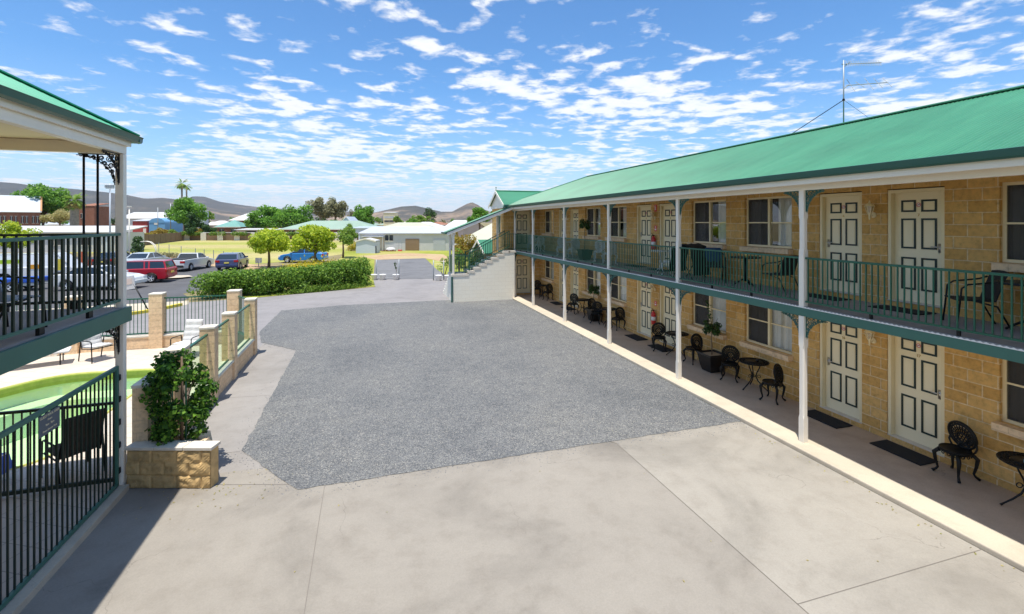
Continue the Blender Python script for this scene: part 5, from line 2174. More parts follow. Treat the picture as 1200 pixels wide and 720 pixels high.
def cover(name, pts, n, size, lm, z=.10, zr=.12, seed=1):
    r = np.random.default_rng(seed)
    P = np.array(pts)
    w = r.dirichlet(np.ones(len(P)) * .8, n)
    Q = w @ P
    C = np.column_stack([Q, np.abs(r.normal(size=n)) * zr + .02])
    o = bpy.data.objects.new(name, raw_mesh(name, leaf_quads(C, np.tile([0, 0, .8], (n, 1)), size, r, jitter=1.), lm))
    COL.objects.link(o)
    o['kind'] = 'stuff'
    return o


cover('ground_cover', [(-5.6, 29.85), (-3.83, 30.35), (-1.2, 31.45), (.5, 32.5), (.45, 33.1), (-2.5, 31.8), (-5.0, 30.6)], 5200, .11, 'leaf_mid', zr=.14, seed=2)
cover('yellow_ground_cover', [(-7.4, 40), (-7.6, 44), (-5.4, 49), (-2.2, 47), (-.6, 42), (-1, 37), (-4, 36)], 9000, .20, 'leaf_yellow', zr=.35, seed=3)

GTREE = 'pair of lime rounded street trees behind the hedge'
tree('round_tree', 'left of the two lime-green rounded trees behind the hedge', *at(315, 44), 3.55, 2.15, 1.35, 5200, .24, 'leaf_lime', .11, zc=2.25, clumps=18, seed=11, group=GTREE)
tree('round_tree', 'right of the two lime-green rounded trees, beside the blue car', *at(369, 42), 3.85, 2.0, 1.4, 5200, .24, 'leaf_lime', .11, zc=2.3, clumps=18, seed=12, group=GTREE)
tree('leafy_tree', 'mid-green airy tree rising just behind the right lime tree', *at(402, 56), 4.1, 1.5, 1.5, 2600, .26, 'leaf_mid', .1, clumps=10, seed=13, lo=.2)
# background trees
x, y = at(50, 128); tree('shade_tree', 'big bright green shade tree behind the brick hall', x, y, 13.9, 6.0, 5.0, 6000, .75, 'leaf_green', .3, clumps=20, seed=14)
x, y = at(70, 118); tree('scrub_tree', 'pale straw-green scrubby tree beside the fan palm', x, y, 7.4, 3.3, 2.3, 2400, .42, 'leaf_dry', .2, clumps=12, seed=15)
x, y = at(216, 118); tree('round_shade_tree', 'large rounded green tree below the two tall palms', x, y, 10.2, 4.3, 3.9, 5200, .62, 'leaf_green', .3, clumps=20, seed=16)
x, y = at(228, 113); tree('dark_tree', 'darker green tree tucked against the right of the large rounded tree', x, y, 6.6, 2.4, 2.4, 1800, .5, 'leaf_dark', .2, clumps=10, seed=17)
x, y = at(245, 165); tree('small_tree', 'small bright tree beside the pale tower', x, y, 7.8, 2.2, 1.7, 900, .55, 'leaf_mid', .18, clumps=8, seed=18)
for i, (px, d, top, rx, lm, l) in enumerate([(178, 107, 270, 1.9, 'leaf_autumn', 'orange-tinted bush at the left end of the oval hedge row'), (190, 108, 266, 1.7, 'leaf_autumn', 'rusty green bush in front of the large rounded tree'), (205, 106, 269, 1.8, 'leaf_mid', 'mid-green bush behind the brown oval fence corner'),
                                           (224, 108, 264, 1.7, 'leaf_dark', 'dark green bush behind the creeper wall'), (244, 110, 263, 1.8, 'leaf_dark', 'dark rounded bush left of the teal-roofed house'), (234, 109, 266, 1.2, 'leaf_autumn', 'small rusty bush between two dark bushes')]):
    x, y = at(px, d)
    h = zt(top, d)
    tree('bush_tree', l, x, y, h, rx, h * .42, 1300, .38, lm, .12, clumps=9, seed=30 + i, zc=h * .55, cat='bush', group='bushes along the oval fence')
x, y = at(322, 132); tree('spreading_tree', 'wide dark green spreading tree behind the green-roofed house, left mass', x, y, 9.0, 5.4, 4.0, 4600, .62, 'leaf_green', .35, clumps=20, seed=40)
x, y = at(350, 138); tree('spreading_tree', 'green spreading tree touching the grey gum, right mass', x, y, 9.2, 4.3, 3.9, 4200, .62, 'leaf_green', .35, clumps=18, seed=41)
x, y = at(300, 126); tree('spreading_tree', 'lower green tree in front of the white two-tier roof', x, y, 6.6, 2.7, 2.8, 2000, .55, 'leaf_green', .25, clumps=12, seed=42)
x, y = at(375, 172); tree('gum_tree', 'left crown of the grey-olive gum trees on the skyline', x, y, 13.0, 4.4, 4.6, 3600, .75, 'leaf_euc', .4, 'barkgrey', clumps=18, seed=43)
x, y = at(393, 176); tree('gum_tree', 'right crown of the grey-olive gum trees on the skyline', x, y, 13.1, 4.0, 4.6, 3600, .75, 'leaf_euc', .4, 'barkgrey', clumps=18, seed=44)
x, y = at(427, 140); tree('poplar_tree', 'bright green upright tree on the skyline beside the gums', x, y, 9.4, 3.7, 3.8, 4600, .6, 'leaf_green', .3, clumps=18, seed=45)
x, y = at(413, 150); tree('bare_tree', 'thin dull grey-green tree left of the bright upright tree', x, y, 8.6, 1.5, 2.4, 420, .5, 'leaf_euc', .18, 'barkgrey', clumps=9, seed=46)
x, y = at(413, 74); tree('garden_tree', 'small dark garden tree left of the pale blue shed', x, y, 2.9, 1.0, 1.0, 900, .22, 'leaf_green', .08, clumps=8, seed=47)
x, y = at(419, 69); bush('yellow_shrub', 'yellow flowering shrub against the pale blue shed', x - .6, y, [(0, 0, .8, .6, .6, .6), (.4, .1, .6, .5, .5, .5), (-.4, 0, .5, .5, .5, .45)], 900, .16, 'leaf_yellow', 48)
x, y = at(503, 158); tree('pine_tree', 'sparse dark skyline tree with open branches near the white house', x, y, 8.6, 2.6, 2.0, 700, .5, 'leaf_dark', .22, clumps=9, seed=49, lo=.6)
x, y = at(497, 135); tree('low_tree', 'low bright green tree in front of the sparse skyline tree', x, y, 5.9, 2.4, 1.4, 1300, .5, 'leaf_mid', .2, clumps=9, seed=50)
x, y = at(467, 150); tree('low_tree', 'yellow-green low tree right of the far cream block', x, y, 6.4, 1.7, 1.8, 900, .5, 'leaf_mid', .2, clumps=8, seed=51)
x, y = at(484, 145); tree('low_tree', 'darker low tree under the far hill', x, y, 5.4, 2.1, 1.2, 900, .5, 'leaf_green', .2, clumps=8, seed=52)
x, y = at(562, 92); tree('corner_tree', 'green tree above the sloping stair roof', x, y, 7.0, 2.0, 1.9, 2000, .42, 'leaf_green', .2, clumps=12, seed=53)
x, y = at(578, 120); tree('corner_tree', 'slim darker tree beside the gable of the motel wing', x, y, 7.2, 1.0, 1.7, 800, .42, 'leaf_mid', .15, clumps=8, seed=54)
x, y = at(686, 58); tree('tall_tree', 'tip of a tall tree showing above the mint roof', x, y, 10.15, 1.2, 1.6, 1500, .3, 'leaf_mid', .2, clumps=9, seed=55)
for i, (px, d, l) in enumerate([(535, 74, 'small bronze conifer left of the cream boundary wall'), (524, 76, 'small bronze conifer by the white house, farther left')]):
    x, y = at(px, d)
    r = np.random.default_rng(60 + i)
    bush('conifer', l, x, y, [(0, 0, .5 + .42 * k, .75 - .12 * k, .75 - .12 * k, .45) for k in range(6)], 900, .2, 'leaf_autumn', 60 + i, 'conifer', 'small bronze conifers')
x, y = at(545, 44); tree('flowering_tree', 'yellow-orange flowering tree behind the stair landing', x, y, 3.1, 1.25, 1.15, 2600, .17, 'leaf_autumn', .07, clumps=12, seed=62)
x, y = at(538, 36); tree('flowering_tree', 'lime green shrubby tree beside the stair landing posts', x, y, 2.2, .8, .9, 1400, .13, 'leaf_mid', .05, clumps=9, seed=63)
x, y = at(556, 30.5); tree('dark_shrub', 'dark green shrub seen through the stair railings', x, y, 2.6, .65, 1.1, 1200, .12, 'leaf_dark', .05, clumps=9, seed=64)
x, y = at(520, 38); bush('shrub', 'spindly shrub by the service yard gate', x, y, [(0, 0, 1.1, .3, .3, .3), (.35, .2, .8, .3, .3, .3), (-.3, .1, .6, .25, .25, .25)], 240, .13, 'leaf_mid', 65)
x, y = at(161, 58); bush('cypress_bush', 'dark clipped bush beside the white lamp pole', x, y, [(0, 0, .7, .65, .65, .6), (.1, 0, 1.4, .62, .62, .6), (0, .1, 2.0, .5, .5, .5)], 1500, .19, 'leaf_dark', 66)
x, y = at(24, 52); tree('leafy_tree', 'lime tree behind the balcony rail in front of the long white building', x, y, 4.1, 2.2, 1.7, 3600, .26, 'leaf_lime', .12, clumps=14, seed=67)
for i, (px, d, z, l) in enumerate([(189, 38.2, .42, 'larger orange ball shrub on the traffic island'), (200, 38.6, .36, 'smaller orange ball shrub on the traffic island')]):
    x, y = at(px, d)
    bush('ball_shrub', l, x, y, [(0, 0, z, .33, .33, z * .75)], 900, .10, 'leaf_orange', 70 + i, 'shrub', None, .02)
x, y = at(192, 56); bush('grey_shrub', 'low silvery shrub on the verge by the silver car', x, y, [(0, 0, .35, .9, .5, .35), (.9, .2, .3, .7, .5, .3)], 700, .16, 'leaf_euc', 73)


# palms
def palm(label, x, y, h, tr, fr, nf, seed, skirt=False):
    r = np.random.default_rng(seed)
    t = thing('palm_tree', label, 'palm', (x, y, 0))
    MB().tube([(0, 0, -.1), (0, .05, h * .4), (.05, 0, h * .8), (0, 0, h)], [tr * 1.25, tr, tr * .95, tr * 1.1], 10).build('trunk', 'barkgrey', t, True)
    qs = []
    for k in range(nf):
        a = r.uniform(0, 2 * PI)
        el = r.uniform(-.6, 1.35)
        L_ = fr * r.uniform(.8, 1.1)
        p = np.array([0, 0, h])
        dirv_ = np.array([math.cos(a) * math.cos(el), math.sin(a) * math.cos(el), math.sin(el)])
        side = np.array([-math.sin(a), math.cos(a), 0])
        pts = [p]
        for s in range(7):
            dirv_ = dirv_ + np.array([0, 0, -.16])
            dirv_ /= np.linalg.norm(dirv_)
            pts.append(pts[-1] + dirv_ * L_ / 7)
        for s in range(2, 7):
            for sg_ in (-1, 1):
                for m_ in range(3):
                    q0 = pts[s] + (pts[s + 1] - pts[s]) * m_ / 3
                    tip = q0 + side * sg_ * L_ * .20 * math.sin(PI * (s + m_ / 3) / 7.4) + (pts[s + 1] - pts[s]) * .9 + np.array([0, 0, -.05 * L_])
                    w = (pts[s + 1] - pts[s]) * .22
                    qs.append([q0 - w, q0 + w, tip + w * .2, tip - w * .2])
        for s in range(6):
            qs.append([pts[s] - side * .03, pts[s] + side * .03, pts[s + 1] + side * .03, pts[s + 1] - side * .03])
    o = bpy.data.objects.new('crown', raw_mesh('crown', np.array(qs), 'leaf_mid'))
    COL.objects.link(o); o.parent = t
    if skirt:
        cl = [(0, 0, h - .7, tr * 1.7, tr * 1.7, .7)]
        o = bpy.data.objects.new('dead_fronds', raw_mesh('dead_fronds', leaf_cloud(cl, 300, .6, r, lo=.7), 'leaf_dry'))
        COL.objects.link(o); o.parent = t
    return t


x, y = at(87, 82); palm('stout fan palm with thick grey trunk beside the brick hall trees', x, y, 7.8, .62, 1.9, 46, 80, True)
x, y = at(213, 160); palm('taller of the two skinny palms on the skyline', x, y, 17.0, .28, 2.3, 34, 81)
x, y = at(218.5, 165); palm('dark skinny palm on the skyline, beside a taller one', x, y, 16.4, .24, 1.9, 22, 82)


# ------------------------------------------------------------------ town buildings
def building(name, label, cat, px, d, L_, W_, h, rise, wall, roof_, style='gable', over=.35, turn=0., items=(), z0=0., axis='x'):
    """house whose front (local -y) faces the motel; items: (part, x from centre, z, w, h, material)"""
    x, y = at(px, d)
    t = thing(name, label, cat, (x, y, z0), -TH + turn)
    b = MB()
    hx, hy = L_ / 2, W_ / 2
    b.box(-hx, 0, 0, hx, W_, h)
    if style == 'gable' and axis == 'x':
        for s in (-1, 1): b.quad((s * hx, 0, h), (s * hx, W_, h), (s * hx, hy, h + rise * .98))
    if style == 'gable' and axis == 'y':
        for yy in (0, W_): b.quad((-hx, yy, h), (hx, yy, h), (0, yy, h + rise * .98))
    w = b.build('wall', wall, t)
    b = MB()
    o = over
    k = rise / (hy if axis == 'x' else hx)
    dz = o * k
    th = .07
    if style == 'gable' and axis == 'x':
        for ya, yb in ((-o, hy), (W_ + o, hy)):
            b.quad((-hx - o, ya, h - dz), (hx + o, ya, h - dz), (hx + o, yb, h + rise), (-hx - o, yb, h + rise))
            b.quad((-hx - o, ya, h - dz + th), (hx + o, ya, h - dz + th), (hx + o, yb, h + rise + th), (-hx - o, yb, h + rise + th))
        b.box(-hx - o, -o - .02, h - dz - .10, hx + o, -o, h - dz + th, 1)
    elif style == 'gable':
        for xa in (-hx - o, hx + o):
            b.quad((xa, -o, h - dz), (xa, W_ + o, h - dz), (0, W_ + o, h + rise), (0, -o, h + rise))
            b.quad((xa, -o, h - dz + th), (xa, W_ + o, h - dz + th), (0, W_ + o, h + rise + th), (0, -o, h + rise + th))
            b.bar((xa, -o - .02, h - dz), (0, -o - .02, h + rise), .04, .16, 1)
    elif style == 'hip':
        r_ = max(.3, hx - hy) if L_ > W_ else .1
        A = [(-hx - o, -o, h - dz), (hx + o, -o, h - dz), (hx + o, W_ + o, h - dz), (-hx - o, W_ + o, h - dz), (-r_, hy, h + rise), (r_, hy, h + rise)]
        b.add(A, [(0, 1, 5, 4), (1, 2, 5), (2, 3, 4, 5), (3, 0, 4), (3, 2, 1, 0)])
        b.box(-hx - o, -o - .03, h - dz - .12, hx + o, -o - .002, h - dz + .05, 1)
    elif style == 'skillion':
        b.add([(-hx - o, -o, h), (hx + o, -o, h), (hx + o, W_ + o, h + rise), (-hx - o, W_ + o, h + rise), (-hx - o, -o, h + .14), (hx + o, -o, h + .14), (hx + o, W_ + o, h + rise + .14), (-hx - o, W_ + o, h + rise + .14)],
              [(3, 2, 1, 0), (4, 5, 6, 7), (0, 1, 5, 4), (1, 2, 6, 5), (2, 3, 7, 6), (3, 0, 4, 7)])
    elif style == 'vault':
        n = 14
        vs = [(hx * -math.cos(PI * i / n) * 1.0, yy, h + rise * math.sin(PI * i / n)) for i in range(n + 1) for yy in (-o, W_ + o)]
        b.add(vs, [(2 * i, 2 * i + 2, 2 * i + 3, 2 * i + 1) for i in range(n)] + [tuple(2 * i for i in range(n, -1, -1))])
    b.build('roof', [roof_, 'white'], t)
    for part, u, z, ww, hh, m in items:
        p = MB().box(u - ww / 2, -.07, z, u + ww / 2, .06, z + hh).build(part, m, t)
        if part == 'window':
            f = MB()
            f.box(u - ww / 2 - .06, -.09, z - .06, u + ww / 2 + .06, -.05, z)
            f.box(u - ww / 2 - .06, -.09, z + hh, u + ww / 2 + .06, -.05, z + hh + .06)
            f.box(u - .03, -.09, z, u + .03, -.05, z + hh)
            f.build('frame', 'white', p)
        if part in ('garage_door', 'roller_door'):
            f = MB()
            for k_ in range(int(hh / .18)): f.box(u - ww / 2 + .03, -.082, z + .05 + k_ * .18, u + ww / 2 - .03, -.0702, z + .17 + k_ * .18)
            f.build('slats', m, p)
    return t


bh = building('brick_hall', 'old red brick hall with pale blue metal roof at the left edge of the view', 'hall', -4, 116, 15, 9, 6.9, 3.9, 'redbrick', 'blueroof', 'gable', .3, R(44), [('window', -7 + k * 1.9 + j * .75, 3.9, .42, 1.7, 'dkwin') for k in range(8) for j in (0, 1)])
b = MB()
b.bar((7.7, -.1, 6.85), (7.7, 4.5, 10.95), .35, .30)
b.bar((7.7, 9.1, 6.85), (7.7, 4.5, 10.95), .35, .30)
b.build('parapet', 'amberbrick', bh)
building('flat_roof_building', 'long low grey building with white roof beyond the car park, behind the balcony rail', 'building', 19, 66, 27, 5, 2.7, .8, 'grey_steel', 'whiteroof', 'skillion', .3, R(4), [('door', 12, .0, 1.0, 2.05, 'shedblue'), ('window', 9, 1.0, 1.5, 1.0, 'dkwin'), ('window', 5, 1.0, 1.5, 1.0, 'dkwin'), ('window', -2, 1.0, 1.5, 1.0, 'dkwin')])
building('brick_block', 'small square red brick block right of the fan palm', 'building', 101, 128, 4.4, 5, 8.4, .8, 'redbrick', 'redbrick', 'skillion', .1, 0, [('window', -1, 5.2, .9, 1.2, 'dkwin')])
building('warehouse', 'wide white roofed warehouse behind the red and blue shopfronts', 'warehouse', 168, 185, 19, 16, 5.6, 2.4, 'grey_steel', 'whiteroof', 'gable', .4)
building('shopfront', 'low shop with a dark red panel front', 'shop', 164, 150, 4.6, 5, 4.4, .6, 'signred', 'zinc', 'skillion', .2, 0, [('door', 1.5, 0, .9, 2.1, 'white')])
building('vaulted_shed', 'blue vaulted shed front with a white doorway', 'shed', 184, 148, 4.9, 8, 3.9, 1.5, 'skyblue', 'skyblue', 'vault', .1, 0, [('door', -.3, 3.3, 1.1, 1.2, 'white')])
building('tower_block', 'pale blue-grey square tower beside the small bright tree', 'tower', 236, 150, 2.0, 2, 7.4, .2, 'shedblue', 'zinc', 'skillion', .05, 0, [('window', 0, 5.5, .7, .9, 'dkwin')])
building('brick_house', 'red brick house with teal roof beyond the creeper wall', 'house', 267, 132, 6.2, 8, 3.0, 1.7, 'redbrick', 'tealroof', 'hip', .5, R(6), [('window', -1.6, 1.0, 1.2, 1.2, 'dkwin'), ('window', 1.4, 1.0, 1.2, 1.2, 'dkwin')])
building('white_roof_house', 'tall two-tier white roofed house left of the spreading trees', 'house', 289, 150, 9.5, 9, 5.0, 2.5, 'redbrick', 'whiteroof', 'hip', .6, R(5), [('window', -1.6, 1.8, 1.3, 1.4, 'dkwin'), ('window', 2.0, 1.8, 1.3, 1.4, 'dkwin')])
building('white_roof_house', 'small white roofed house between the tower and the teal roof', 'house', 254, 160, 8, 6, 3.3, 1.3, 'pinkwall', 'whiteroof', 'hip', .5, 0, [('window', 0, 1.0, 1.3, 1.2, 'dkwin')])
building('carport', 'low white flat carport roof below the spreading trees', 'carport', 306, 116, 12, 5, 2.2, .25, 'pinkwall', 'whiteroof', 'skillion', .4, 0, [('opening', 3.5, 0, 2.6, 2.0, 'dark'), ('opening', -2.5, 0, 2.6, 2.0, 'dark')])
building('green_roof_house', 'long brick house with sage green hipped roof behind the timber fence', 'house', 384, 112, 21.5, 10, 2.7, 1.8, 'redbrick', 'sage', 'hip', .6, 0, [('window', -8.5, .9, 1.0, 1.3, 'dkwin'), ('door', -7.2, .1, .9, 2.1, 'white'), ('window', -4.5, .9, 1.6, 1.3, 'dkwin'), ('window', 7.0, .9, 2.0, 1.1, 'brownwood'), ('window', 3, .9, 1.6, 1.3, 'dkwin')])
building('gable_house', 'small house with pale grey steep gable behind the green roof', 'house', 406, 122, 3.6, 6, 3.6, 1.9, 'shedblue', 'blueroof', 'gable', .3, 0, [('window', 0, 1.4, .9, 1.1, 'dkwin')], axis='y')
building('teal_flat_building', 'flat topped blue-grey building behind the grey shed', 'building', 430, 108, 6.0, 6, 2.7, .35, 'shedblue', 'blueroof', 'skillion', .3, 0, [('window', .4, 1.2, 3.6, .8, 'dkwin')])
building('cream_block', 'two-storey cream block with dark band far behind the shed', 'building', 456, 180, 4.3, 5, 7.6, .3, 'cream', 'whiteroof', 'skillion', .2, 0, [('window', 0, 5.6, 3.6, .7, 'zinc'), ('window', 0, 4.1, 3.6, .7, 'dkwin')])
building('olive_roof_house', 'house with broad olive hipped roof directly behind the grey shed', 'house', 474, 90, 13.5, 9, 2.6, 1.5, 'cream', 'olive', 'hip', .5, 0, [('window', -3, 1, 1.4, 1.1, 'dkwin'), ('window', 3, 1, 1.4, 1.1, 'dkwin')])
building('pale_roof_house', 'low house with pale off-white roof between cream block and white house', 'house', 497, 118, 9, 7, 3.0, 1.2, 'cream', 'whiteroof', 'hip', .4, 0, [('window', -2, 1, 1.3, 1.1, 'dkwin')])
building('white_house', 'white roofed house with pale pink gable wall left of the hill', 'house', 531, 96, 5.4, 6.5, 3.0, 1.5, 'pinkwall', 'whiteroof', 'gable', .3, R(-38), [('window', -1.2, 1.0, .8, 1.4, 'white'), ('window', .8, 1.0, .8, 1.4, 'white')], axis='x')
building('olive_roof_hall', 'wide hall with olive roof and shaded eave behind the stair roof', 'hall', 588, 57, 10.5, 8, 1.9, 2.2, 'brownwood', 'olive', 'hip', .5, 0, [('window', -3, .8, 1.6, .7, 'zinc')])
bs = building('long_grey_shed', 'long pale grey metal shed with brown and silver roller doors', 'shed', 474, 70, 13.0, 6.5, 2.45, .85, 'grey_steel', 'zinc', 'skillion', .25, 0,
              [('garage_door', 1.15, 0, 2.0, 1.75, 'browndoor'), ('roller_door', 5.1, 0, 1.75, 1.7, 'zinc'), ('window', -2.25, 1.45, 1.15, .85, 'dkwin'), ('door', -4.4, 0, 2.9, 1.9, 'pinkwall')])
b = MB()
b.box(-6.1, -.9, 2.02, -2.95, .0, 2.10)
b.box(-3.05, -.85, 0, -2.97, -.77, 2.02)
b.box(-6.05, -.85, 0, -5.97, -.77, 2.02)
b.build('awning', 'whiteroof', bs)
gs = building('garden_shed', 'small pale blue garden shed with shallow gable on the lawn', 'shed', 428.5, 64, 2.6, 2.2, 1.65, .32, 'shedblue', 'whiteroof', 'gable', .08, 0, [('door', 1.38, 0, .12, 1.0, 'cardark')], axis='y')
pk = building('portico', 'small green gabled shelter roof behind the stair railing', 'shelter', 562, 38, 2.2, 1.9, 1.9, .85, 'brownwood', 'roofgreen', 'gable', .2, R(-62), [('opening', 0, 0, 1.7, 1.75, 'dark')], axis='y')
building('cream_wall_house', 'yellow-cream low wall with dark band right of the flowering tree', 'building', 574, 50, 3.6, 3, 1.7, .2, 'cream', 'olive', 'skillion', .1, 0, [('window', 0, 1.1, 2.8, .4, 'dkwin')])
# far scattered roofs that fill the town in front of the hills
r = random.Random(4)
k = 0
for px in list(range(-10, 560, 26)):
    d = r.uniform(200, 330)
    L_ = r.uniform(9, 18)
    rm = r.choice(['whiteroof', 'zinc', 'sage', 'redbrick', 'olive', 'blueroof'])
    nm = {'whiteroof': 'white', 'zinc': 'zinc', 'sage': 'sage green', 'redbrick': 'brick red', 'olive': 'olive', 'blueroof': 'pale blue'}[rm]
    building('town_house', 'distant town house with %s roof below the hills, one of the far roofs' % nm, 'house', px, d, L_, 9, 2.8, 1.4, r.choice(['cream', 'redbrick', 'pinkwall']), rm, 'hip', .5, r.uniform(-.4, .4), [('window', -2, 1, 1.4, 1.2, 'dkwin'), ('window', 2, 1, 1.4, 1.2, 'dkwin')])['group'] = 'distant town houses with %s roofs' % nm
for px in list(range(-14, 560, 13)):
    d = r.uniform(190, 420)
    x, y = at(px + r.uniform(-4, 4), d)
    h = r.uniform(4.2, 6.6) + d * .004
    lm = r.choice(['leaf_mid', 'leaf_green', 'leaf_euc', 'leaf_dark'])
    nm = {'leaf_mid': 'mid-green', 'leaf_green': 'bright green', 'leaf_euc': 'olive', 'leaf_dark': 'dark'}[lm]
    tree('town_tree', 'small %s town tree far off between the roofs' % nm, x, y, h, h * .42, h * .34, 420, .8, lm, .2, clumps=8, seed=900 + px, group='far %s town trees' % nm)

# oval fence and creeper wall
of = thing('oval_fence', 'brown timber fence along the left side of the mown oval', 'fence', (0, 0, 0))
A, B_ = at(166, 84), at(216, 108)
MB().bar((*A, .95), (*B_, .95), .12, 1.9).build('boards', 'brownwood', of)
b = MB()
for k in range(9):
    t_ = k / 8
    b.box(A[0] + (B_[0] - A[0]) * t_ - .1, A[1] + (B_[1] - A[1]) * t_ - .1, 0, A[0] + (B_[0] - A[0]) * t_ + .1, A[1] + (B_[1] - A[1]) * t_ + .1, 1.95)
b.build('post', 'brownwood', of)
cw = thing('creeper_wall', 'olive timber fence with cream piers and clumps of creeper across the oval', 'wall', (0, 0, 0))
A, B_ = at(217, 108), at(420, 108)
MB().bar((*A, .85), (*B_, .85), .12, 1.7).build('boards', 'brownwood', cw)
MB().bar((*A, 1.78), (*B_, 1.78), .3, .12).build('coping', 'whiteroof', cw)
for k in range(11):
    px = 219 + k * 19.6
    x, y = at(px, 107.8)
    MB().box(x - .55, y - .2, 0, x + .55, y + .2, 1.72).build('pier', 'cap', cw)
for k, px in enumerate((229, 255, 281, 310, 340)):
    x, y = at(px, 107.5)
    r2 = np.random.default_rng(300 + k)
    o = bpy.data.objects.new('creeper', raw_mesh('creeper', leaf_cloud([(x + q, y, 1.55, .8, .35, .45) for q in (-1, 0, 1)], 500, .28, r2), 'leaf_mid'))
    COL.objects.link(o); o.parent = cw

# hills
def hillmat():
    m, nt, b, L = new_mat('dry_wooded_hill')
    p = wpos(nt)
    n1 = noise(nt, p, .0022, 6, .6, .4)
    n2 = noise(nt, p, .03, 4, .65)
    s = math_node(nt, 'ADD', n1, math_node(nt, 'MULTIPLY', math_node(nt, 'SUBTRACT', n2, .5), .35))
    sp = N(nt, 'ShaderNodeSeparateXYZ')
    L.new(p, sp.inputs[0])
    s = math_node(nt, 'ADD', s, math_node(nt, 'MULTIPLY', sp.outputs[2], .0009))
    c = ramp(nt, s, [(.39, (.33, .24, .17)), (.48, (.21, .165, .125)), (.56, (.095, .092, .080)), (.8, (.062, .066, .062))])
    L.new(c, b.inputs['Base Color'])
    b.inputs['Roughness'].default_value = 1
    b.inputs['Specular IOR Level'].default_value = 0
    return m


M['hill'] = hillmat()


def hill_range(name, prof, d, depth, seed):
    """prof: (column, row) of the crest as surveyed; a ridge of real depth standing d metres away"""
    r = np.random.default_rng(seed)
    b = MB()
    xs = [p[0] for p in prof]
    n = 150
    rows = 26
    vs = []
    ph = r.uniform(0, 6, 24)
    for i in range(n + 1):
        px = xs[0] + (xs[-1] - xs[0]) * i / n
        py = np.interp(px, xs, [p[1] for p in prof])
        for j in range(rows + 1):
            f = j / rows * 2 - 1
            dd = d + f * depth
            hgt = zt(py, d)
            e = (1 - abs(f) ** 1.25)
            wob = sum(math.sin(px * (.05 * (q + 1)) + f * (3 + 2.1 * q) + ph[q]) / (q + 1.5) for q in range(8))
            z = hgt * (e + .10 * wob * abs(f) * (1 - abs(f))) - 6
            x, y = at(px, dd)
            vs.append((x, y, z))
    b.add(vs, [(i * (rows + 1) + j, (i + 1) * (rows + 1) + j, (i + 1) * (rows + 1) + j + 1, i * (rows + 1) + j + 1) for i in range(n) for j in range(rows)])
    o = b.build(name, 'hill', None, True)
    o['kind'] = 'structure'
    return o


hill_range('hills', [(-420, 236), (-200, 222), (-60, 215), (0, 212.5), (20, 214), (40, 217), (62, 218.5), (90, 221), (120, 224), (145, 227), (170, 232), (190, 231), (205, 232.5), (225, 238), (260, 246), (300, 252), (360, 256), (420, 262)], 3400, 1200, 1)
hill_range('hills', [(150, 258), (190, 244), (215, 234), (226, 229.5), (240, 230), (258, 236), (285, 240), (310, 243), (345, 245), (400, 247), (470, 250), (540, 252), (620, 256)], 4600, 1300, 2)
hill_range('hills', [(395, 262), (430, 250), (455, 244.5), (470, 241), (487, 240), (500, 243), (517, 247), (530, 247), (541, 241), (548, 237.5), (553, 236), (560, 239), (568, 244.5), (585, 251), (640, 258), (700, 262)], 2700, 800, 3)

# ------------------------------------------------------------------ street furniture and cars
x, y = at(151.5, 54)
t = thing('lamp_pole', 'slim white lamp pole beside the dark clipped bush', 'pole', (x, y, 0))
MB().tube([(0, 0, 0), (0, 0, 5.9)], [.09, .06], 8).build('mast', 'white', t, True)
MB().box(-.2, -.1, 5.9, .2, .1, 6.0).build('lamp_head', 'white', t)
x, y = at(176, 56)
t = thing('arch_gate', 'white tubular arch standing at the edge of the oval', 'arch', (x, y, 0), -TH)
for q in (0, .22):
    MB().tube([(-1.15 + .0, q, 1.9), (-.5, q, 1.95), (0, q, 1.85), (.42, q, 1.5), (.62, q, 1.0), (.66, q, 0)], .04, 7).build('tube', 'white', t, True)
x, y = at(129, 62)
t = thing('floodlight_pole', 'tall blue-grey floodlight pole seen beside the balcony post', 'floodlight', (x, y, 0), -TH)
MB().tube([(0, 0, 0), (0, 0, 9.2)], [.12, .07], 8).build('mast', 'shedblue', t, True)
MB().box(-.55, -.04, 8.55, .55, .04, 8.63).build('crossarm', 'galv', t)
for q in (-.42, -.14, .14, .42):
    MB().box(q - .12, -.2, 8.66, q + .12, .05, 9.0).build('floodlight', 'galv', t)
for i, (px, d, h, l) in enumerate([(200, 120, 8.8, 'thin grey pole in front of the large rounded tree'), (185, 140, 8.4, 'thin white pole above the blue vaulted shed'), (226, 118, 8.0, 'pale pole right of the large rounded tree')]):
    x, y = at(px, d)
    t = MB().tube([(0, 0, 0), (0, 0, h)], [.13, .09], 7).build('service_pole', 'galv', None, True)
    t.location = (x, y, 0)
    tag(t, l, 'pole')
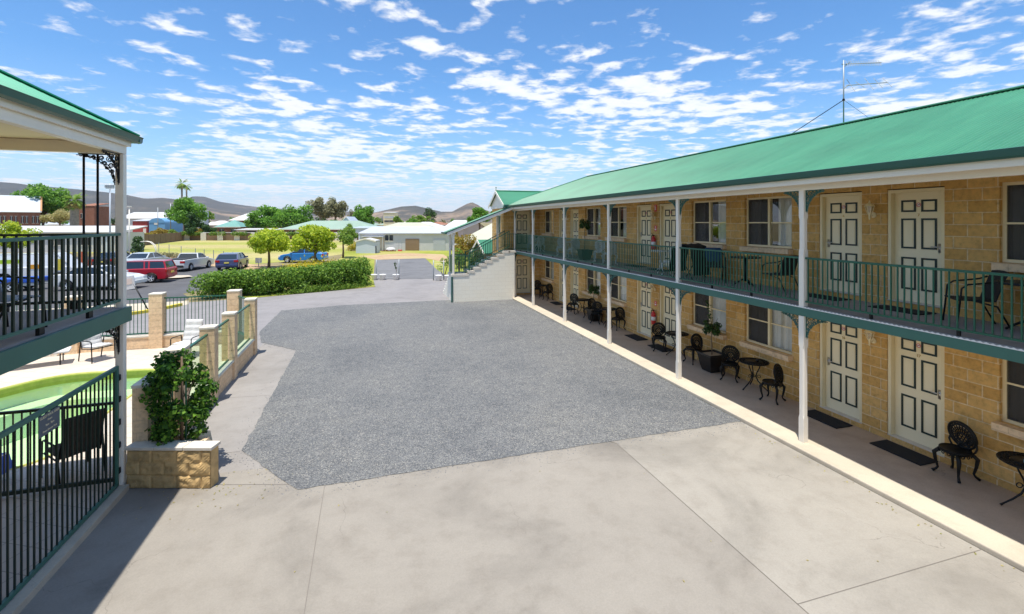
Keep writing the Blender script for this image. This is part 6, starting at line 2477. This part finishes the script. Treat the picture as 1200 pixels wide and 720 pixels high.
# leaning sign on the footpath
t = thing('leaning_sign', 'grey notice board on a leaning black pole by the yellow kerb', 'sign', (-9.75, 26.35, .0))
MB().tube([(0, 0, 0), (-.75, .3, 1.35)], .03, 8).build('pole', 'iron', t, True)
MB().bar((-1.28, .48, 1.32), (-.68, .26, 1.42), .03, .62).build('board', 'grey_steel', t)
MB().bar((-1.18, .42, 1.40), (-.80, .29, 1.46), .03, .26).build('printed_panel', 'pinkwall', t)
x, y = at(303, 45)
t = thing('small_notice', 'small white notice board on the verge beside the dark blue car', 'sign', (x, y, 0), -TH)
MB().box(-.30, -.02, .35, .30, .02, .85).build('panel', 'whiteplastic', t)
MB().box(-.03, -.015, 0, .03, .015, .35).build('post', 'galv', t)
for i, (px, d, l) in enumerate([(97, 40, 'tall orange banner behind the white sedan, seen through the balcony rail'), (105.5, 41, 'short orange banner behind the white sedan, seen through the balcony rail')]):
    x, y = at(px, d)
    h = 1.75 if i == 0 else 1.0
    t = thing('banner', l, 'banner', (x, y, 0), -TH)
    MB().box(-.16, -.015, .1, .16, .015, h).build('cloth', 'orangep', t)
    MB().tube([(-.18, 0, 0), (-.18, 0, h + .1)], .02, 6).build('pole', 'galv', t)

# white wire fence posts round the oval
t = thing('wire_fence', 'post and wire fence along the near edge of the oval', 'fence', (0, 0, 0))
line = [at(186, 66), at(229, 52), at(262, 47), at(296, 44)]
for a, c in zip(line[:-1], line[1:]):
    for k in range(3):
        q = k / 3
        MB().tube([(a[0] + (c[0] - a[0]) * q, a[1] + (c[1] - a[1]) * q, 0), (a[0] + (c[0] - a[0]) * q, a[1] + (c[1] - a[1]) * q, 1.35)], .035, 6).build('post', 'galv', t)
    b = MB()
    for z in (.45, .85, 1.25): b.tube([(*a, z), (*c, z)], .007, 4)
    b.build('wire', 'galv', t)
# service yard gates
for px0, px1, d, l in ((441, 467.5, 35.3, 'closed left leaf of the wire yard gate beside the hedge'), (508, 520, 34.6, 'right leaf of the wire yard gate near the stair')):
    t = thing('wire_gate', l, 'gate', (0, 0, 0))
    a, c = at(px0, d), at(px1, d)
    for q in (a, c):
        MB().tube([(*q, 0), (*q, 1.45)], .04, 7).build('post', 'galv', t, True)
    b = MB()
    for k in range(9): b.tube([(*a, .15 + k * .15), (*c, .15 + k * .15)], .0045, 4)
    b.build('wire_mesh', 'galv', t)
for i, (px, d, pl_, l) in enumerate([(448.5, 34.9, 0, 'white tub without a plant at the closed yard gate'), (464, 34.9, 1, 'white tub with a thin dark shrub at the closed yard gate'), (514, 34.4, 0, 'white tub at the right leaf of the yard gate'), (438.5, 34.9, 0, 'white tub half behind the end of the hedge'), (524.5, 34.4, 0, 'white tub beside the stair wall')]):
    x, y = at(px, d)
    t = thing('plant_tub', l, 'plant tub', (x, y, 0), .2)
    b = MB()
    b.lathe([(0, 0), (.17, 0), (.23, .36), (.25, .37), (.25, .40), (.21, .40), (.20, .34), (0, .34)], 16)
    b.build('tub', 'whiteplastic', t, True)
    if pl_:
        MB().tube([(0, 0, .34), (.03, 0, .7), (-.08, .02, 1.2)], .018, 6).build('stem', 'bark', t)
        r2 = np.random.default_rng(44)
        o = bpy.data.objects.new('leaves', raw_mesh('leaves', leaf_cloud([(-.06, 0, 1.15, .10, .10, .2), (.0, 0, .85, .08, .08, .1)], 60, .1, r2), 'leaf_dark'))
        COL.objects.link(o); o.parent = t
x, y = at(458, 69)
t = thing('scrap_heap', 'low heap of pale sheeting and bricks against the grey shed', 'heap', (x, y, 0), -TH)
MB().lathe([(.75, 0), (.7, .3), (.5, .5), (0, .58)], 14).build('sheet', 'whiteroof', t, True)
b = MB()
for k in range(7): b.box(-1.1 + k * .3, -.9, 0, -.9 + k * .3, -.7, .14 + .06 * (k % 3))
b.build('bricks', 'redbrick', t)
x, y = at(469, 68.8)
t = thing('hand_trolley', 'upright steel hand trolley with red base against the shed', 'trolley', (x, y, 0), -TH)
b = MB()
for q in (-.22, .22): b.tube([(q, 0, .1), (q, .1, 1.35)], .025, 6)
for z in (.5, .9, 1.3): b.tube([(-.22, .05, z), (.22, .05, z)], .02, 6)
b.build('frame', 'galv', t)
MB().box(-.28, -.25, .0, .28, .05, .22).build('base', 'redprint', t)


def wheel_mesh(r=.32, w=.20):
    b = MB()
    b.lathe([(r * .62, -w / 2), (r * .94, -w / 2), (r, -w * .32), (r, w * .32), (r * .94, w / 2), (r * .62, w / 2)], 22, cap=False)
    b.xform(Matrix.Rotation(R(90), 4, 'X'))
    q = MB()
    q.lathe([(0, w * .30), (r * .16, w * .34), (r * .18, w * .28)], 12)
    q.lathe([(r * .56, w * .42), (r * .64, w * .46), (r * .64, -w * .4), (r * .58, -w * .4)], 22, cap=False)
    for k in range(5):
        a = 2 * PI * k / 5
        q.bar((r * .1 * math.cos(a), r * .1 * math.sin(a), w * .30), (r * .6 * math.cos(a), r * .6 * math.sin(a), w * .38), r * .17, .03)
    q.lathe([(0, -.02), (r * .6, -.02)], 18, m=1)
    q.xform(Matrix.Rotation(R(90), 4, 'X'))
    return b.mesh('tyre', 'tyre', True), q.mesh('rim', ['rim', 'cardark'])


tyre_me, rim_me = wheel_mesh()


def car(name, label, cat, px, d, heading, paint, style, L_=4.5, W_=1.76, plate=True, loc=None):
    """front of the car points along +x of its own axes"""
    x, y = loc or at(px, d)
    t = thing(name, label, cat, (x, y, .02), heading)
    pm_ = mat(name + '_paint_' + str(px), paint, .28, .15, coat=.6)
    H = L_ / 2
    wr = .32
    ax = (L_ * .30, -L_ * .29)
    arch = []
    bottom = [(H - .12, .24)]
    for cx2 in ax:
        bottom.append((cx2 + wr + .07, .24))
        bottom += [(cx2 + (wr + .07) * math.cos(a), .31 + (wr + .06) * math.sin(a)) for a in [R(q) for q in range(0, 181, 20)]]
        bottom.append((cx2 - wr - .07, .24))
    bottom.append((-H + .1, .26))
    tops = dict(
        sedan=[(-H, .50), (-H + .03, .84), (-H + .12, .98), (-H * .62, 1.02), (H * .36, .98), (H * .78, .86), (H - .06, .72), (H, .52)],
        wagon=[(-H, .46), (-H + .01, .90), (-H + .05, 1.0), (H * .36, .98), (H * .80, .87), (H - .06, .72), (H, .5)],
        hatch=[(-H, .46), (-H + .01, .88), (-H + .06, .98), (H * .36, .96), (H * .80, .84), (H - .06, .70), (H, .5)],
        ute=[(-H, .50), (-H + .01, 1.0), (-H * .05, 1.02), (H * .36, .98), (H * .78, .87), (H - .06, .72), (H, .52)],
        van=[(-H, .42), (-H, 1.1), (H * .86, 1.06), (H - .04, .85), (H, .5)])[style]
    prof = bottom + tops
    b = MB()
    n = len(prof)
    hw = W_ / 2
    vs = [(px_, s * hw, pz) for s in (-1, 1) for px_, pz in prof]
    b.add(vs, [tuple(range(n - 1, -1, -1)), tuple(range(n, 2 * n))] + [(i, (i + 1) % n, (i + 1) % n + n, i + n) for i in range(n)])
    b.build('body', pm_, t, bevel=.05, seg=3)
    g = dict(sedan=[(-H * .66, 1.0), (-H * .40, 1.38), (-H * .34, 1.42), (H * .05, 1.43), (H * .12, 1.40), (H * .46, .97)],
             wagon=[(-H + .08, .98), (-H + .24, 1.44), (-H + .34, 1.49), (H * .08, 1.49), (H * .14, 1.45), (H * .46, .97)],
             hatch=[(-H + .06, .97), (-H * .74, 1.36), (-H * .64, 1.42), (H * .06, 1.43), (H * .13, 1.40), (H * .46, .95)],
             ute=[(-H * .12, 1.0), (-H * .04, 1.40), (0, 1.43), (H * .18, 1.43), (H * .24, 1.40), (H * .50, .97)],
             van=[(-H + .02, 1.05), (-H + .05, 1.92), (-H + .15, 1.98), (H * .46, 1.98), (H * .54, 1.92), (H * .86, 1.04)])[style]
    # glazed cabin, narrower at the roof, with painted roof and pillars
    k = len(g)
    zt_, zb = max(p[1] for p in g), min(p[1] for p in g)
    wd = lambda z: hw * (.93 - .17 * (z - zb) / (zt_ - zb))
    b = MB()
    vs = [(x_, s * wd(z_), z_) for s in (-1, 1) for x_, z_ in g]
    b.add(vs, [tuple(range(k - 1, -1, -1)), tuple(range(k, 2 * k))] + [(i, (i + 1) % k, (i + 1) % k + k, i + k) for i in range(k)])
    b.build('window', 'carglass' if style != 'van' else pm_, t)
    b = MB()
    e = .012
    rf_ = g[1:-1]
    vs = [(x_, s * (wd(z_) + e), z_ + e) for s in (-1, 1) for x_, z_ in rf_] + [(x_, s * (wd(z_) + e), z_ - .05) for s in (-1, 1) for x_, z_ in rf_]
    m_ = len(rf_)
    b.add(vs, [(i, i + 1, i + 1 + m_, i + m_) for i in range(m_ - 1)] + [(i, i + 1, i + 1 + 2 * m_, i + 2 * m_) for i in range(m_ - 1)] + [(m_ + i, m_ + i + 1, 3 * m_ + i + 1, 3 * m_ + i) for i in range(m_ - 1)] + [(0, m_, 3 * m_, 2 * m_), (m_ - 1, 2 * m_ - 1, 4 * m_ - 1, 3 * m_ - 1)])
    for s in (-1, 1):
        for (xa, za), (xb, zb2) in ((g[0], g[1]), (g[-1], g[-2])):
            b.bar((xa, s * (wd(za) + .004), za), (xb, s * (wd(zb2) + .004), zb2), .09, .05)
        mx_ = (g[1][0] + g[-2][0]) / 2
        if style not in ('ute', 'van'): b.bar((mx_ - .05, s * (wd(zb) + .004), zb), (mx_, s * (wd(zt_) + .004), zt_), .08, .04)
        if style == 'wagon': b.bar((-H * .52, s * (wd(zb) + .004), zb), (-H * .50, s * (wd(zt_) + .004), zt_), .09, .04)
    b.build('roof', pm_, t)
    for xw in ax:
        for s in (-1, 1):
            w = bpy.data.objects.new('wheel', tyre_me); COL.objects.link(w); w.parent = t
            w.location = (xw, s * (hw - .09), wr)
            w.rotation_euler = (0, 0, 0 if s < 0 else PI)
            q = bpy.data.objects.new('rim', rim_me); COL.objects.link(q); q.parent = w
    for s in (-1, 1):
        MB().box(-H - .012, s * hw * .62, .72, -H + .10, s * (hw + .008), .90).build('tail_light', 'taill', t, bevel=.01)
        MB().box(H - .20, s * hw * .55, .60, H - .015, s * (hw + .006), .74).build('headlight', 'headl', t, bevel=.01)
        MB().box(H * .40, s * (hw * .92), .94, H * .46, s * (hw + .16), 1.06).build('mirror', pm_, t, bevel=.02)
    MB().box(-H - .05, -hw * .92, .36, -H + .12, hw * .92, .56).build('bumper', pm_ if style != 'ute' else 'cardark', t, bevel=.03)
    MB().box(H - .12, -hw * .92, .32, H + .05, hw * .92, .54).build('bumper', pm_, t, bevel=.03)
    MB().box(-H - .066, -.19, .62 if style != 'ute' else .60, -H - .05 + .06, .19, .73).build('number_plate', 'plate', t)
    if style == 'ute':
        MB().box(-H + .02, -hw * .95, 1.0, -H * .13, hw * .95, 1.06).build('tray_cover', 'cardark', t, bevel=.02)
    return t


car('red_wagon', 'bright red station wagon parked beside the traffic island', 'car', 158, 33.5, R(178), (.48, .012, .03), 'wagon', 4.55)
car('white_sedan', 'white sedan nearest the balcony rail, nose hidden by the post', 'car', 117, 30.2, R(-8), (.78, .78, .77), 'sedan', 4.5)
car('silver_sedan', 'silver sedan seen from behind, parked at the oval edge', 'car', 172, 43.5, R(82), (.50, .55, .58), 'sedan', 4.6)
car('white_utility', 'white utility with black tray cover parked rear-first at the oval', 'ute', 222, 42.5, R(78), (.80, .80, .79), 'ute', 4.8, 1.85)
car('blue_hatchback', 'dark blue hatchback seen from behind near the lime trees', 'car', 273, 43.2, R(90), (.05, .07, .17), 'hatch', 4.1)
car('dark_sedan', 'dark grey car left of the silver sedan behind the post', 'car', 136, 44.5, R(86), (.03, .032, .04), 'sedan', 4.6)
car('blue_coupe', 'bright blue car half hidden behind the right lime tree', 'car', 356, 50.0, R(166), (.03, .22, .62), 'sedan', 4.5)
van = car('white_van', 'white service van with lime and amber panels behind the balcony rail', 'van', 46, 34.0, R(4), (.78, .78, .78), 'van', 5.0, 1.9)
b = MB()
b.box(-2.0, -.97, 1.35, -.6, -.955, 1.62)
b.build('lime_stripe', 'limep', van)
MB().box(-.2, -.97, .95, .55, -.955, 1.25).build('amber_stripe', 'amberp', van)
MB().box(1.25, -.97, .8, 1.7, -.955, 1.6).build('amber_stripe', 'yellowp', van)
x, y = at(24, 29.6)
t = thing('covered_trailer', 'low trailer under a bright blue cover in front of the white van', 'trailer', (x, y, 0), R(2))
MB().box(-1.1, -.7, .34, 1.1, .7, .52).build('tray', 'galv', t)
MB().box(-1.12, -.72, .52, 1.12, .72, .80).build('cover', mat('blue_tarp', (.02, .10, .50), .5, var=.1, vs=6), t, bevel=.05)
for s_ in (-1, 1):
    w = bpy.data.objects.new('wheel', tyre_me); COL.objects.link(w); w.parent = t
    w.location = (0, s_ * .8, .31)
    w.rotation_euler = (0, 0, 0 if s_ < 0 else PI)
    q = bpy.data.objects.new('rim', rim_me); COL.objects.link(q); q.parent = w
MB().tube([(1.1, 0, .42), (1.9, 0, .45)], .04, 6).build('drawbar', 'galv', t)
